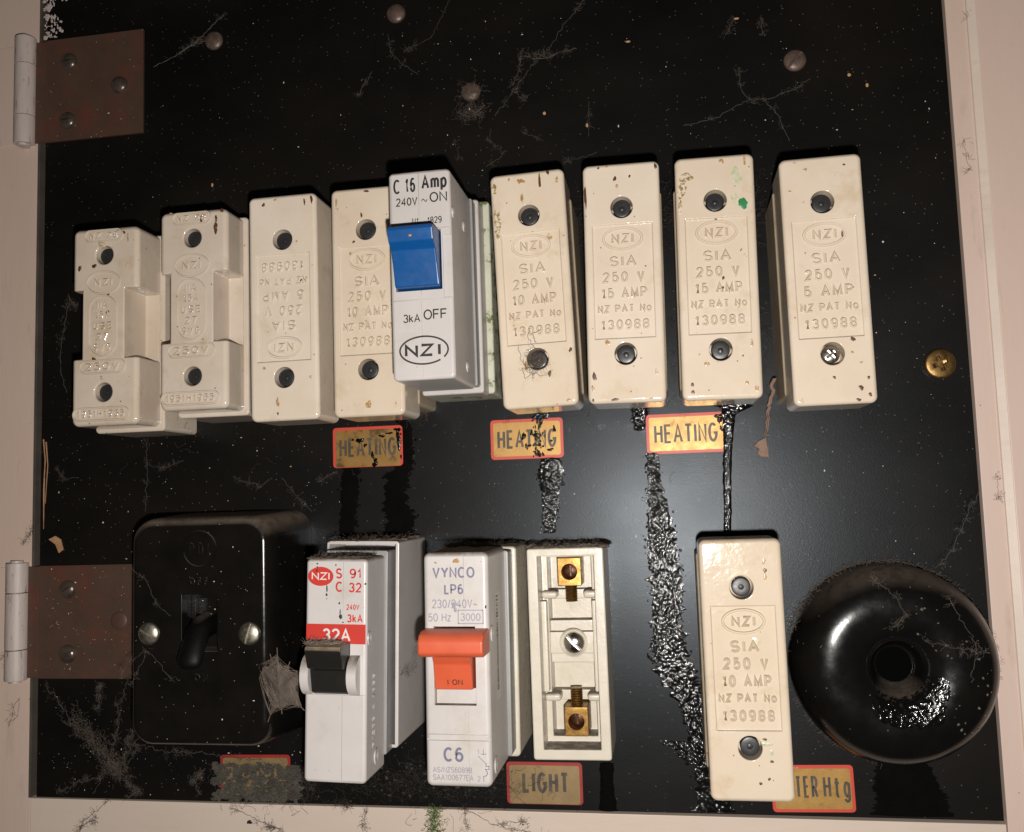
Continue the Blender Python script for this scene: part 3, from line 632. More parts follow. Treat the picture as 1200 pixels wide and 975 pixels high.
fuse(48.15, 53.6, -0.013, '15 AMP', 'brown-chipped cream porcelain fuse, second of the four right of the blue-lever breaker', False,
     ((-2, 35.7, .6, .8, 1), (3, 36.2, .4, .5, 1), (-1.3, 33, .6, .7, 2), (-7.5, 39.8, .4, .4, 1), (-4.6, 40.2, .5, .4, 2), (-12.2, 30, .5, 3.5, 1), (11.8, 39, .5, .9, 1), (7.5, 5, .25, .3, 1), (-6, -20.6, .8, .9, 2),
      (-10.7, -32, .7, 1.4, 1), (-11.3, -36, .5, 1, 2), (-11.3, -40, .4, .5, 1), (10, -31, .5, 1, 2), (-4, -40, 1.2, .5, 1), (8, -40, .6, .3, 2), (2.5, -29, .3, .3, 2)), seed=4)
fuse(79.3, 53.2, -0.013, '15 AMP', 'cream porcelain fuse splashed with green paint near its top', False,
     ((7.3, 33.4, 1.9, 3.0, 4), (8.8, 24.2, 1.7, 1.9, 3), (6.6, 25.5, 1.6, 2.0, 4), (10, 38.8, .5, 1.5, 2), (2.5, 39, .8, .9, 2), (-10.8, 31, 1.3, 4.4, 5), (-9, 34.5, 2.0, 1.3, 5), (-11.6, 24, .6, 2.6, 5), (9, 6.6, .5, .6, 2), (1.7, -0.6, .4, .7, 1), (1.3, -4, .5, .6, 1), (0, 19.5, .4, .4, 1),
      (-4.7, -29.3, .8, .8, 2), (-9.6, -36, .6, .6, 1), (-9.5, -38.4, .5, .7, 1), (7, -27, .3, .3, 1), (10, -23, .5, 1.2, 2), (11, -38, .6, 1.2, 2), (8, -36, .5, .8, 2), (-7, -26, .3, .3, 2)), seed=5)
fuse(114.0, 49.8, 0.005, '5 AMP', 'cream porcelain fuse furthest right in the top row with a bright steel screw', False,
     ((-8, 39.5, .5, .4, 2), (7.5, 37.5, .4, .4, 1), (-4.8, 37, .8, .4, 2), (-10, 30, .5, .5, 2), (-6, 26, .3, .3, 2), (5.6, 14.4, .3, 1.3, 1), (6.5, -20.3, .7, .8, 1), (0, -32.4, .5, .5, 1), (10.5, -33, .5, .5, 1), (8, -36.2, .8, .8, 1), (10.6, -38.5, .6, .6, 1),
      (7, -40, .8, .5, 1), (-10.4, -39.5, .5, .8, 2), (6, -24.5, .4, .4, 2), (8.5, -28, .5, .3, 2)), True, seed=6)
fuse(81.6, -74.7, 0.002, '10 AMP', 'cream porcelain fuse standing alone in the lower row beside the black round cover', False,
     ((7.4, 34, .5, 1.0, 2), (7.6, 31, .5, .8, 1), (7.5, 29, .6, .9, 2), (3.6, 8.3, 1.4, 1.3, 4), (5.2, -23.4, 1.5, .7, 4), (6.5, -26, .6, .8, 4), (6.4, -28.6, .5, .5, 1), (5.3, -34, .4, .5, 1), (2.6, -35.4, .6, .4, 1), (4.6, -21.8, .7, .4, 1)), seed=7)

def lump_bits(bm, x, y, z, r, mi):
    g = bmesh.ops.create_icosphere(bm, subdivisions=2, radius=r)
    for v in g['verts']: v.co = Vector((x, y, z)) + v.co * (1 + .5 * noise.noise(v.co * 3 + Vector((x, y, 0))))
    for f in set(f for v in g['verts'] for f in v.link_faces): f.material_index = mi

def old_fuse(x, y, z, label, spots, chip=False, seed=0):
    t = thing('fuse', x, y, 0, 0.0)
    tag(t, label, 'fuse', 'older notched porcelain fuses')
    carrier_base(t, 29.2, 77.0, 24.5, 'porcelain_grey', .7, -0.6)
    w, h = 27.0, 75.0; hw = w / 2; hh = h / 2
    top, mid = hh - 23.6, -hh + 25.2
    b = new_bm(); prism(b, rrect(-hw, hw, -hh, hh, 2.4, 5), 20, z, 1.9, 5)
    # side notches at the waist, deep on the right
    cut = [box_bm(-hw - 3, -hw + 4.2, mid, top, 25.2, z + 6), box_bm(hw - 5.6, hw + 3, mid, top, 25.2, z + 6), hole_bm(-0.4, 27.0, 3.5, z - 9, z + 5), hole_bm(-0.4, -25.0, 3.5, z - 9, z + 5)]
    bm = carve(b, cut, 0.7, 3, 50)
    zz = z - .06; R = 0.5
    def pill(cx, cy, pw, ph): ring(bm, 0, 0, 0, 0, 0.8, zz, zz + .5, pts=rrect(cx - pw / 2, cx + pw / 2, cy - ph / 2, cy + ph / 2, min(pw, ph) / 2 - .01, 6))
    pill(-0.6, 34.4, 15.5, 4.3); text(bm, 'NZ 28', -0.6, 34.4, 12, 2.7, zz, R, .05)
    ring(bm, -0.6, 16.4, 6.8, 4.3, .8, zz, zz + .5); text(bm, 'NZI', -0.6, 16.4, 7.6, 3.2, zz, R, .1)
    pill(-0.8, 0.0, 11.2, 23.0)
    for s, yy, ww in (('IIA', 7.8, 4.8), ('15A', 4.0, 6.2), ('USE', -0.2, 8.0), ('27', -4.3, 5), ('SWG', -8.2, 7.0)): text(bm, s, -0.8, yy, ww, 3.1, zz, R, .05)
    pill(-0.8, -15.5, 18.5, 4.8); text(bm, '250V', -0.8, -15.5, 14.5, 3.3, zz, R, .1)
    pill(-1.2, -33.2, 22.5, 4.6); text(bm, '1951H1965', -1.2, -33.2, 19.5, 3.0, zz, R, .05)
    for k, (sx, sy, rx, ry, mi) in enumerate(spots): blob(bm, sx, sy, rx, ry, z + .01, .06, seed * 17 + k, 14, mi)
    if chip:
        for k in range(9): lump_bits(bm, -0.8 + random.uniform(-1.4, 1.4), 31.0 + random.uniform(-1.3, 1.3), z + .2, random.uniform(.4, .9), 3)
    c = link('carrier', bm, [M['porcelain_grey'], M['rust'], M['amber'], M['crust']], t, wn=True)
    plug(c, -0.4, 27.0, z - 1.9, r=2.95); plug(c, -0.4, -25.0, z - 1.9, r=2.95)
    return t
old_fuse(-145.2, 51.0, 40, 'notched old porcelain fuse at the far left end, pale crust over its top hole',
         ((7.5, 35, .7, .7, 1), (5.2, 36.3, .4, .4, 1), (9.3, 33, .4, 1.6, 2), (-10.5, 22.5, .8, 1, 1), (-4.5, 23, .9, .8, 1), (1.5, 12, .6, .6, 1), (1.2, 5, .7, .8, 1), (-4.3, -12.6, .9, .8, 1), (9, 22, .5, 1.1, 3), (-1, -20, .5, .4, 2)), True, seed=3)
old_fuse(-110.6, 55.4, 38, 'notched old porcelain fuse second from the left end, slightly cleaner',
         ((9, 30, .9, 2, 1), (9.2, 33.5, .5, 1.3, 1), (3.5, 34, .8, 1.2, 1), (11.5, 36.5, .6, .9, 1), (5, 36.8, .8, .4, 1), (-9, 37, .6, .3, 2)), seed=4)

# ------------------------------------------------------------------ miniature circuit breakers
def mcb_body(w, h, z0, z1, cuts, lower=None, bev=1.2):
    b = new_bm(); prism(b, rrect(-w / 2, w / 2, -h / 2, h / 2, bev + .35, 5), z0, z1, bev, 4)
    return carve(b, cuts, 0.25, 2, 50)

def clip_eye(bm, w, y, z, r=1.7, mi=0):
    """Round pressed eye on the right-hand side of a breaker body."""
    n = 20
    for r0, r1, x0, x1 in ((r, r * .92, w / 2, w / 2 + .35), (r * .92, r * .6, w / 2 + .35, w / 2 + .3), (r * .6, 0.01, w / 2 + .3, w / 2 - .0)):
        A = [bm.verts.new((x0, y + r0 * 1.25 * math.sin(2 * PI * k / n), z + r0 * math.cos(2 * PI * k / n))) for k in range(n)]
        B = [bm.verts.new((x1, y + r1 * 1.25 * math.sin(2 * PI * k / n), z + r1 * math.cos(2 * PI * k / n))) for k in range(n)]
        for k in range(n):
            f = bm.faces.new((A[k], B[k], B[(k + 1) % n], A[(k + 1) % n])); f.material_index = mi

def groove(x, y0, y1, z, w=0.22, d=0.35): return box_bm(x - w / 2, x + w / 2, y0, y1, z - d, z + 2)
def hgroove(x0, x1, y, z, w=0.3, d=0.35): return box_bm(x0, x1, y - w / 2, y + w / 2, z - d, z + 2)

def breaker_blue():
    t = thing('circuit_breaker', -16.0, 55.3, 0, 0.004)
    tag(t, 'white circuit breaker with a blue lever standing between cream fuses', 'circuit breaker', 'white plug-in circuit breakers')
    w, h, Z = 20.8, 69.2, 65.0
    bm = new_bm(); prism(bm, rrect(-12.1, 14.7, -35.0, 37.6, 1.4), 0.02, 20, 0.8, 3); link('base', bm, M['green_base'], t, wn=True)
    bm = new_bm(); prism(bm, rrect(-10.6, 12.4, -35.6, 35.6, 1.2), 20, 29, 0.8, 3); link('mounting_foot', bm, M['plastic'], t, wn=True)
    bm = new_bm(); prism(bm, rrect(-10.2, 11.2, -33.6, 34.4, 1), 29, 34, 0.5, 2); link('rear_shell', bm, M['plastic_grey'], t, wn=True)
    cuts = [box_bm(-8.6, 6.9, -5.4, 14.4, Z - 5, Z + 3), groove(-0.15, -40, 40, Z), hgroove(-12, 12, -8.4, Z), hgroove(-12, 12, 14.9, Z, .2), box_bm(7.4, 12, -8.2, 12.3, Z - .6, Z + 3)]
    bm = mcb_body(w, h, 34, Z, cuts)
    clip_eye(bm, w, 20.5, 62.3, 1.5); clip_eye(bm, w, 20.5, 46, 1.6); clip_eye(bm, w, -28.5, 47, 1.6)
    body = link('body', bm, M['plastic'], t, wn=True)
    bm = new_bm(); z = Z + .03
    text(bm, 'C', -7.6, 29.7, 2.5, 4.9, z, 0, .05); text(bm, '16', -3.0, 29.9, 3.6, 4.9, z, 0, .05); text(bm, 'Amp', 5.1, 29.9, 8.6, 5.8, z, 0, .05)
    text(bm, '240V', -4.3, 24.4, 7.3, 2.8, z, 0, .1); text(bm, '~', 1.7, 24.4, 2.0, .8, z, 0, .1); text(bm, 'ON', 6.4, 25.2, 5.9, 3.4, z, 0, .1)
    text(bm, 'N1', -1.6, 17.6, 2.3, 2.3, z, 0, .05); text(bm, '1829', 4.9, 17.6, 4.9, 2.3, z, 0, .05)
    text(bm, '3kA', -3.6, -14.4, 5.7, 2.8, z, 0, .1); text(bm, 'OFF', 4.3, -13.5, 7.9, 3.4, z, 0, .1)
    link('lettering', bm, M['ink'], body, smooth=False); bm = new_bm()
    text(bm, 'NZ', -1.4, -25.0, 9.6, 4.2, z, 0, .75); text(bm, 'I', 5.3, -25.0, 1.0, 4.2, z, 0, .75)
    P = ellipse(0.2, -25.0, 8.0, 4.5, 44)
    for i in range(44):
        if i in (38, 39): continue
        strip(bm, [P[i], P[(i + 1) % 44]], .55, z + .002 * (i % 2))
    link('logo', bm, M['ink'], body, smooth=False)
    bm = new_bm()
    prism(bm, [(13.9, Z - 3), (14.1, Z + 2), (13.6, Z + 9.6), (12.4, Z + 10.2), (8.6, Z + 9.0), (6.6, Z + 6.4), (2, Z + 4.4), (-4.6, Z + 2.6), (-5.1, Z - 3)], -8.2, 6.5, 0, axis='x')
    bmesh.ops.bevel(bm, geom=bm.edges[:], offset=.45, segments=2, profile=.5, affect='EDGES')
    lv = link('lever', bm, M['blue'], t, wn=True)
    bm = new_bm(); blob(bm, -0.8, 10.2, .5, .5, Z + 9.75, .15, 4); link('speck', bm, M['amber'], lv)
    return t
breaker_blue()

def breaker_red():
    t = thing('circuit_breaker', -49.0, -71.6, 0, -0.026)
    tag(t, 'white circuit breaker with red printing and a black lever', 'circuit breaker', 'white plug-in circuit breakers')
    w, h, Z = 20.9, 71.3, 60.0
    bx, by = 0.2, 4.2
    b = new_bm(); prism(b, rrect(-13.2 + bx, 13.5 + bx, -35 + by, 36 + by, 1.2), 0.02, 35, 0.5, 2)
    link('base', carve(b, [box_bm(-12.2 + bx, 12.3 + bx, -33.8 + by, 34.8 + by, 18, 40)], .2, 1), M['plastic'], t, wn=True)
    bm = new_bm(); prism(bm, rrect(-10.9, 11.4, -31.5, 37.2, 0.8), 17.9, 41, 0.4, 2); link('rear_shell', bm, M['plastic_grey'], t, wn=True)
    cuts = [box_bm(-7.2, 4.9, -7.6, 9.2, Z - 6, Z + 3), groove(2.4, -40, -7.6, Z), groove(2.4, 9.2, 40, Z, .15, .2), hgroove(-12, 12, -7.8, Z, .2)]
    bm = mcb_body(w, h, 41, Z, cuts)
    clip_eye(bm, w, 10.0, 57.4, 1.9); clip_eye(bm, w, -29.5, 49.5, 2.2)
    # white round cheeks either side of the lever
    for x0, x1 in ((-10.4, -7.6), (5.2, 8.4)):
        pts = [(-1.6 + 6.6 * math.cos(2 * PI * k / 28), Z - 1.5 + 6.2 * math.sin(2 * PI * k / 28)) for k in range(28)]
        prism(bm, pts, x0, x1, 0, axis='x')
    side = lambda a, b_, c: (w / 2 + .02, b_, a)
    body = link('body', bm, M['plastic'], t, wn=True)
    bm = new_bm(); z = Z + .03
    def red(mi, *a, **k): text(bm, *a, mi=mi, **k)
    P = ellipse(-5.4, 29.9, 4.4, 3.1, 40); f = bm.faces.new([bm.verts.new((x, y, z)) for x, y in P])
    f = bm.faces.new([bm.verts.new((x, y, z)) for x, y in ((-10.1, 14.6), (10.1, 14.6), (10.1, 8.3), (-10.1, 8.3))])
    text(bm, 'S', 0.9, 30.9, 2.2, 3.4, z, 0, .35); text(bm, '91', 6.4, 30.9, 4.1, 3.2, z, 0, .35)
    text(bm, 'C', 0.9, 26.6, 2.6, 3.4, z, 0, .35); text(bm, '32', 6.4, 26.4, 4.4, 3.2, z, 0, .35)
    text(bm, '240V', 5.7, 20.1, 4.4, 1.8, z, 0, .3); text(bm, '-', 9.3, 20.1, .9, .3, z, 0, .2); text(bm, '3kA', 6.4, 16.5, 5.3, 2.7, z, 0, .35)
    text(bm, 'NZI', -5.4, 30.0, 6.2, 2.5, z + .03, 0, .4, mi=1)
    text(bm, '32A', 0.2, 11.1, 9.6, 4.2, z + .03, 0, .25, mi=1)
    link('printing', bm, [M['red_ink'], M['white_ink']], body, smooth=False)
    bm = new_bm()
    for k, (x, y, rx, ry) in enumerate(((-6.6, 34, .3, .3), (-6.6, 32.9, .25, .3), (-6.7, 31.8, .35, .35), (-3.2, 26, .25, 1.3), (-3.3, 24, .35, .5), (-3.2, 22.7, .18, .18), (1.1, 21.3, .3, .4), (1.4, 18.4, .2, 1.1), (1.6, 17, .65, .7), (-0.2, 33.6, .25, .3), (9.9, 27.6, .4, .3), (-8.6, -24, .0, .0), (2.4, 15.2, .3, .2))):
        if rx: blob(bm, x, y, rx, ry, Z + .035, .12, 60 + k, 12, 0, .15)
    link('grime_spot', bm, M['ink'], body)
    bm = new_bm()
    prism(bm, [(9.0, Z - 5), (9.2, Z + 3), (8.6, Z + 8.6), (7.4, Z + 9.2), (1.6, Z + 6.6), (0.6, Z + 4.2), (-6.4, Z + 2.6), (-7.2, Z + 1.6), (-7.4, Z - 5)], -7.1, 4.8, 0, axis='x')
    bmesh.ops.bevel(bm, geom=bm.edges[:], offset=.35, segments=2, profile=.5, affect='EDGES')
    link('lever', bm, M['black_lever'], t, wn=True)
    # raised mould marks on the right side wall
    bm = new_bm()
    text(bm, 'P/205 A 1055', -14, 52.5, 24, 2.3, 0, 0.25, 0, rot=0, place=lambda a, b_, c: (w / 2 + c - .05, a, b_))
    link('mould_mark', bm, M['plastic'], body)
    return t
breaker_red()

def breaker_orange():
    t = thing('circuit_breaker', -7.5, -70.3, 0, -0.008)
    tag(t, 'white circuit breaker with a wide orange lever above the LIGHT label', 'circuit breaker', 'white plug-in circuit breakers')
    w, h, Z = 20.8, 71.6, 65.0
    bm = new_bm(); prism(bm, rrect(-13.5, 13.2, -36.6, 35.6, 1.5), 0.02, 28, 0.9, 3); link('base', bm, M['white_base'], t, wn=True)
    bm = new_bm(); prism(bm, rrect(-10.2, 11.8, -34.2, 34.6, 1), 28, 36, 0.6, 2); link('rear_shell', bm, M['plastic_grey'], t, wn=True)
    cuts = [box_bm(-7.3, 6.0, -11.2, 13.0, Z - 5, Z + 3), groove(2.6, 11, 40, Z, .14, .2), groove(3.4, -40, -11.2, Z, .16, .25), hgroove(-12, 12, -21.6, Z, .45, .5), hgroove(-12, 12, -19.9, Z, .25, .25)]
    bm = mcb_body(w, h, 36, Z, cuts, bev=1.6)
    rbox(bm, -7.2, 5.9, -11.1, -6.2, Z - 6, Z - 2.0, .3, 2)
    clip_eye(bm, w, 10.2, 60.5, 2.1); clip_eye(bm, w, -30.6, 58.5, 2.2)
    body = link('body', bm, M['plastic'], t, wn=True)
    bm = new_bm(); z = Z + .03
    text(bm, 'VYNCO', -0.6, 29.6, 13.6, 3.5, z, 0, .35); text(bm, 'LP6', -0.6, 24.4, 6.2, 3.2, z, 0, .35); 
    text(bm, '230/240V~', -0.4, 19.9, 14.6, 2.8, z, 0, .02, mi=1); text(bm, '50 Hz', -5.3, 15.7, 7.4, 2.6, z, 0, .02, mi=1); text(bm, '3000', 4.6, 15.8, 6.4, 2.4, z, 0, .05, mi=1)
    strip(bm, [(0.7, 17.9), (8.6, 17.9), (8.6, 13.8), (0.7, 13.8), (0.7, 17.9)], .3, z, 1)
    link('lettering', bm, [M['blue_ink'], M['grey_ink']], body, smooth=False); bm = new_bm(); text(bm, 'C6', -1.6, -26.0, 6.4, 4.4, z, 0, .35)
    text(bm, 'AS/NZS60898', -2.0, -30.6, 12.4, 1.7, z, 0, .05, mi=1); text(bm, 'SAA100677EA', -1.8, -32.9, 12.8, 1.8, z, 0, .05, mi=1)
    text(bm, '1', 6.2, -25.0, .7, 1.6, z, 0, .05, mi=1); text(bm, '2', 6.3, -33.1, 1.0, 1.6, z, 0, .05, mi=1)
    strip(bm, [(7.1, -25.7), (8.7, -25.7)], .25, z, 1); strip(bm, [(7.9, -24.3), (7.9, -25.7)], .25, z, 1)
    strip(bm, [(6.2, -26.3), (8.6, -28.6), (8.6, -29.3), (9.5, -29.3), (9.5, -30.2), (8.4, -30.2)], .28, z, 1)
    strip(bm, [(8.4, -30.2), (8.9, -30.9), (9.0, -31.5), (8.6, -32.1), (7.8, -32.4), (7.8, -33.9)], .28, z, 1)
    link('printing', bm, [M['blue_ink'], M['grey_ink']], body, smooth=False)
    bm = new_bm(); blob(bm, -0.5, 19.7, .8, .9, Z + .06, .05, 8, mi=0); blob(bm, -0.2, 18.2, .5, 1.0, Z + .06, .05, 9, mi=0); blob(bm, 0.4, 33.2, 1.0, .8, Z + .03, .05, 3, mi=1); blob(bm, -6.3, 32.7, .5, .25, Z + .03, .05, 5, mi=1); blob(bm, 9.5, 18.9, .35, .45, Z + .02, .08, 6, mi=2)
    link('stain', bm, [M['grey_ink'], M['amber'], M['ink']], body)
    # barcode sticker on the right side wall
    bm = new_bm(); X = w / 2 + .03
    f = bm.faces.new([bm.verts.new((X, y, zz)) for y, zz in ((22, 46.5), (22, 54), (-12, 54), (-12, 46.5))]); rr = random.Random(5); y = 21
    while y > -9:
        a = rr.choice((.22, .35, .5, .7)); f = bm.faces.new([bm.verts.new((X + .03, q, zz)) for q, zz in ((y, 49.8), (y, 53), (y - a, 53), (y - a, 49.8))]); f.material_index = 1; y -= a + rr.choice((.3, .45, .7))
    link('barcode_sticker', bm, [M['white_ink'], M['ink']], body, smooth=False)
    bm = new_bm(); zz = Z
    pts = [(4.6, zz - 2), (4.6, zz + 7.2), (5.8, zz + 9.2), (9.6, zz + 9.2), (11.4, zz + 8.0), (12.4, zz + 5.2), (12.4, zz - 2)]
    b2 = new_bm(); prism(b2, pts, -10.2, 10.3, 0, axis='x'); bmesh.ops.bevel(b2, geom=b2.edges[:], offset=.8, segments=3, profile=.5, affect='EDGES')
    me = bpy.data.meshes.new('t'); b2.to_mesh(me); b2.free(); bm.from_mesh(me)
    pts = [(5.2, zz - 4), (5.2, zz + 6.0), (2.0, zz + 3.8), (-6.0, zz + 2.0), (-6.4, zz - 4)]
    b2 = new_bm(); prism(b2, pts, -6.6, 5.3, 0, axis='x'); bmesh.ops.bevel(b2, geom=b2.edges[:], offset=.35, segments=2, profile=.5, affect='EDGES')
    b2.to_mesh(me); b2.free(); bm.from_mesh(me); bpy.data.meshes.remove(me)
    lv = link('lever', bm, M['orange'], t, wn=True)
    bm = new_bm(); th = math.atan2(1.8, 8.0)
    pl = lambda a, b_, c: (a, -3.6 + b_ * math.cos(th), zz + 2.62 + b_ * math.sin(th))
    text(bm, 'I', -2.3, 0, .4, 1.8, 0, 0, .2, place=pl); text(bm, 'ON', 0.7, 0, 3.3, 1.8, 0, 0, .2, place=pl)
    text(bm, '.', -1.5, 0, .35, .35, 0, 0, .1, place=pl)
    for a, b_ in (((-4.6, 1.7), (3.6, 1.7)), ((-4.6, 1.7), (-4.6, -1.8))): pass
    link('printing', bm, M['ink'], lv, smooth=False)
    return t
breaker_orange()

# ------------------------------------------------------------------ empty fuse base with brass terminals
def empty_base():
    t = thing('open_fuse_holder', 23.0, -72.2, 0, 0.004)
    tag(t, 'open white porcelain fuse base with two brass terminals and no carrier', 'fuse holder')
    w, h, Z = 27.0, 72.6, 26.0
    b = new_bm(); prism(b, rrect(-w / 2, w / 2, -h / 2, h / 2, 1.0, 4), 0.02, Z, 0.7, 3)
    cuts = [box_bm(-9.8, 10.0, -32.6, 33.4, 15.5, 40), box_bm(-7.6, 8.2, -30.6, 32.4, 6.5, 20)]
    bm = carve(b, cuts, 0.4, 2, 50)
    # steps across the floor, rounded stops beside the terminals
    rbox(bm, -7.7, 8.3, -5.6, 9.6, 6.2, 12.5, .5, 2); rbox(bm, -7.7, 8.3, -2.0, 5.8, 12, 15.2, .5, 2)
    rbox(bm, -7.7, 8.3, 17, 20.5, 6.2, 11, .4, 2); rbox(bm, -7.7, 8.3, -19, -15.4, 6.2, 11, .4, 2)
    for y in (19.2, -16.8):
        for a, b_ in ((-9.9, -4.2), (5.2, 10.1)): rbox(bm, a, b_, y - 1.5, y + 1.5, 8, 17.8, 1.2, 3)
    for sx in (-9.0, 9.2): rbox(bm, sx - 1.0, sx + 1.0, -14.6, 17.2, 14.5, 19.0, .5, 2)
    body = link('body', bm, [M['white_base']], t, wn=True)
    for sgn, cx, cy in ((1, 0.8, 27.4), (-1, 1.2, -24.6)):
        b = new_bm(); rbox(b, cx - 4.2, cx + 4.2, cy - 5.0, cy + 5.0, 8, 20.5, .35, 2)
        tm = link('terminal', carve(b, [hole_bm(cx, cy, 2.75, 11, 30, 24)], .15, 1), M['brass'], t, wn=True)
        bm = new_bm(); lathe(bm, [(2.7, 10), (2.7, 15.2), (2.2, 15.6), (0, 15.6)], cx, cy, 20); rbox(bm, cx - .4, cx + .4, cy - 2, cy + 2, 15.4, 15.9, .1, 1)
        link('clamp_screw', bm, M['brass_dark'], tm)
        bm = new_bm(); prof = []
        y0 = cy - sgn * 4.8
        for k in range(15):
            prof.append((1.95 if k % 2 else 2.2, k * .43))
        n = 18; rows = [[bm.verts.new((cx + r * math.cos(2 * PI * q / n), y0 - sgn * d, 15.5 + r * math.sin(2 * PI * q / n))) for q in range(n)] for r, d in prof]
        for a, b_ in zip(rows, rows[1:]):
            for q in range(n): bm.faces.new((a[q], a[(q + 1) % n], b_[(q + 1) % n], b_[q]))
        bm.faces.new(rows[-1]); bmesh.ops.recalc_face_normals(bm, faces=bm.faces[:])
        link('threaded_stud', bm, M['brass'], tm)
    bm = new_bm(); lathe(bm, [(5.0, 14.6), (5.1, 15.9), (4.6, 16.2), (3.4, 15.4)], 0.9, 1.9, 32); link('screw_collar', bm, M['white_base'], t)
    bm = new_bm(); dome_screw(bm, 1.0, 2.0, 3.95, 15.2, 2.8, -0.8, slotw=1.0); link('screw', bm, M['steel'], t)
    return t
empty_base()

# ------------------------------------------------------------------ black toggle switch
def toggle_switch():
    t = thing('toggle_switch', -110.4, -62.6, 0, 0.0)
    tag(t, 'black rectangular toggle switch box with rounded corners and two metal screws', 'switch')
    Z = 35.0
    # tapered rounded box as stacked outlines
    bm = new_bm(); levels = [(0.05, 29.6, 42.6, 8.0), (6, 29.4, 42.4, 8.0), (26, 27.8, 41.4, 8.2), (31, 27.4, 41.0, 8.2), (33.4, 26.7, 40.3, 8.0), (34.6, 25.6, 39.2, 7.4), (Z, 24.2, 37.8, 6.6)]
    rows = [[bm.verts.new((x, y, z)) for x, y in rrect(-a, a, -b, b, r, 8)] for z, a, b, r in levels]
    n = len(rows[0])
    for a, b in zip(rows, rows[1:]):
        for k in range(n): bm.faces.new((a[k], a[(k + 1) % n], b[(k + 1) % n], b[k]))
    bm.faces.new(rows[-1]); bm.faces.new(rows[0][::-1])
    bm = carve(bm, [box_bm(-6.4, 7.0, -6.0, 13.2, Z - 7, Z + 4), box_bm(-4.6, 7.4, -7, 11.2, Z - 9, Z + 4)], .3, 2, 60)
    ring(bm, 0.6, 29.6, 6.4, 6.4, .7, Z - .05, Z + .45)
    text(bm, 'PDL', 0.6, 29.6, 9.4, 5.0, Z - .05, .17, .0); text(bm, 'OFF', 0.2, 17.9, 7.6, 3.0, Z - .05, .16, 0.0); text(bm, 'ON', 1.0, -16.4, 5.6, 3.0, Z - .05, .16, 0)
    rbox(bm, -21, 20, -28.4, -28.0, Z - .2, Z + .12)
    body = link('cover', bm, M['bakelite'], t, wn=True)
    # drooping dolly: a flattened, tapering lever
    bm = new_bm(); secs = []
    for s, (y, z, rx, rz) in enumerate(((2.0, Z - 6, 4.7, 4.6), (1.2, Z - 1.0, 4.7, 4.4), (-.8, Z + 2.2, 4.5, 3.7), (-4.0, Z + 4.6, 4.5, 3.2), (-7.0, Z + 6.4, 4.7, 3.1), (-9.4, Z + 7.6, 4.7, 2.9), (-11.0, Z + 8.3, 4.0, 2.2), (-11.7, Z + 8.6, 2.2, 1.1))):
        secs.append((y, z, rx, rz))
    rows = []
    for i, (y, z, rx, rz) in enumerate(secs):
        a = secs[max(0, i - 1)]; b = secs[min(len(secs) - 1, i + 1)]; d = Vector((0, b[0] - a[0], b[1] - a[1])).normalized(); u = Vector((1, 0, 0)); v = d.cross(u)
        rows.append([bm.verts.new(Vector((0.8, y, z)) + u * rx * math.cos(2 * PI * k / 24) + v * rz * math.sin(2 * PI * k / 24)) for k in range(24)])
    for a, b in zip(rows, rows[1:]):
        for k in range(24): bm.faces.new((a[k], a[(k + 1) % 24], b[(k + 1) % 24], b[k]))
    bm.faces.new(rows[-1]); bm.faces.new(rows[0][::-1]); bmesh.ops.recalc_face_normals(bm, faces=bm.faces[:])
    link('lever', bm, M['toggle_black'], t)
    for px, py, sl in ((173, 743, -.5), (291, 743, 1.25)):
        x, y = at(px, py, Z + 1); bm = new_bm(); dome_screw(bm, x + 110.4, y + 62.6, 4.1, Z - .05, 1.8, sl, slotw=.8); link('screw', bm, M['dull_steel'], t)
    return t
toggle_switch()

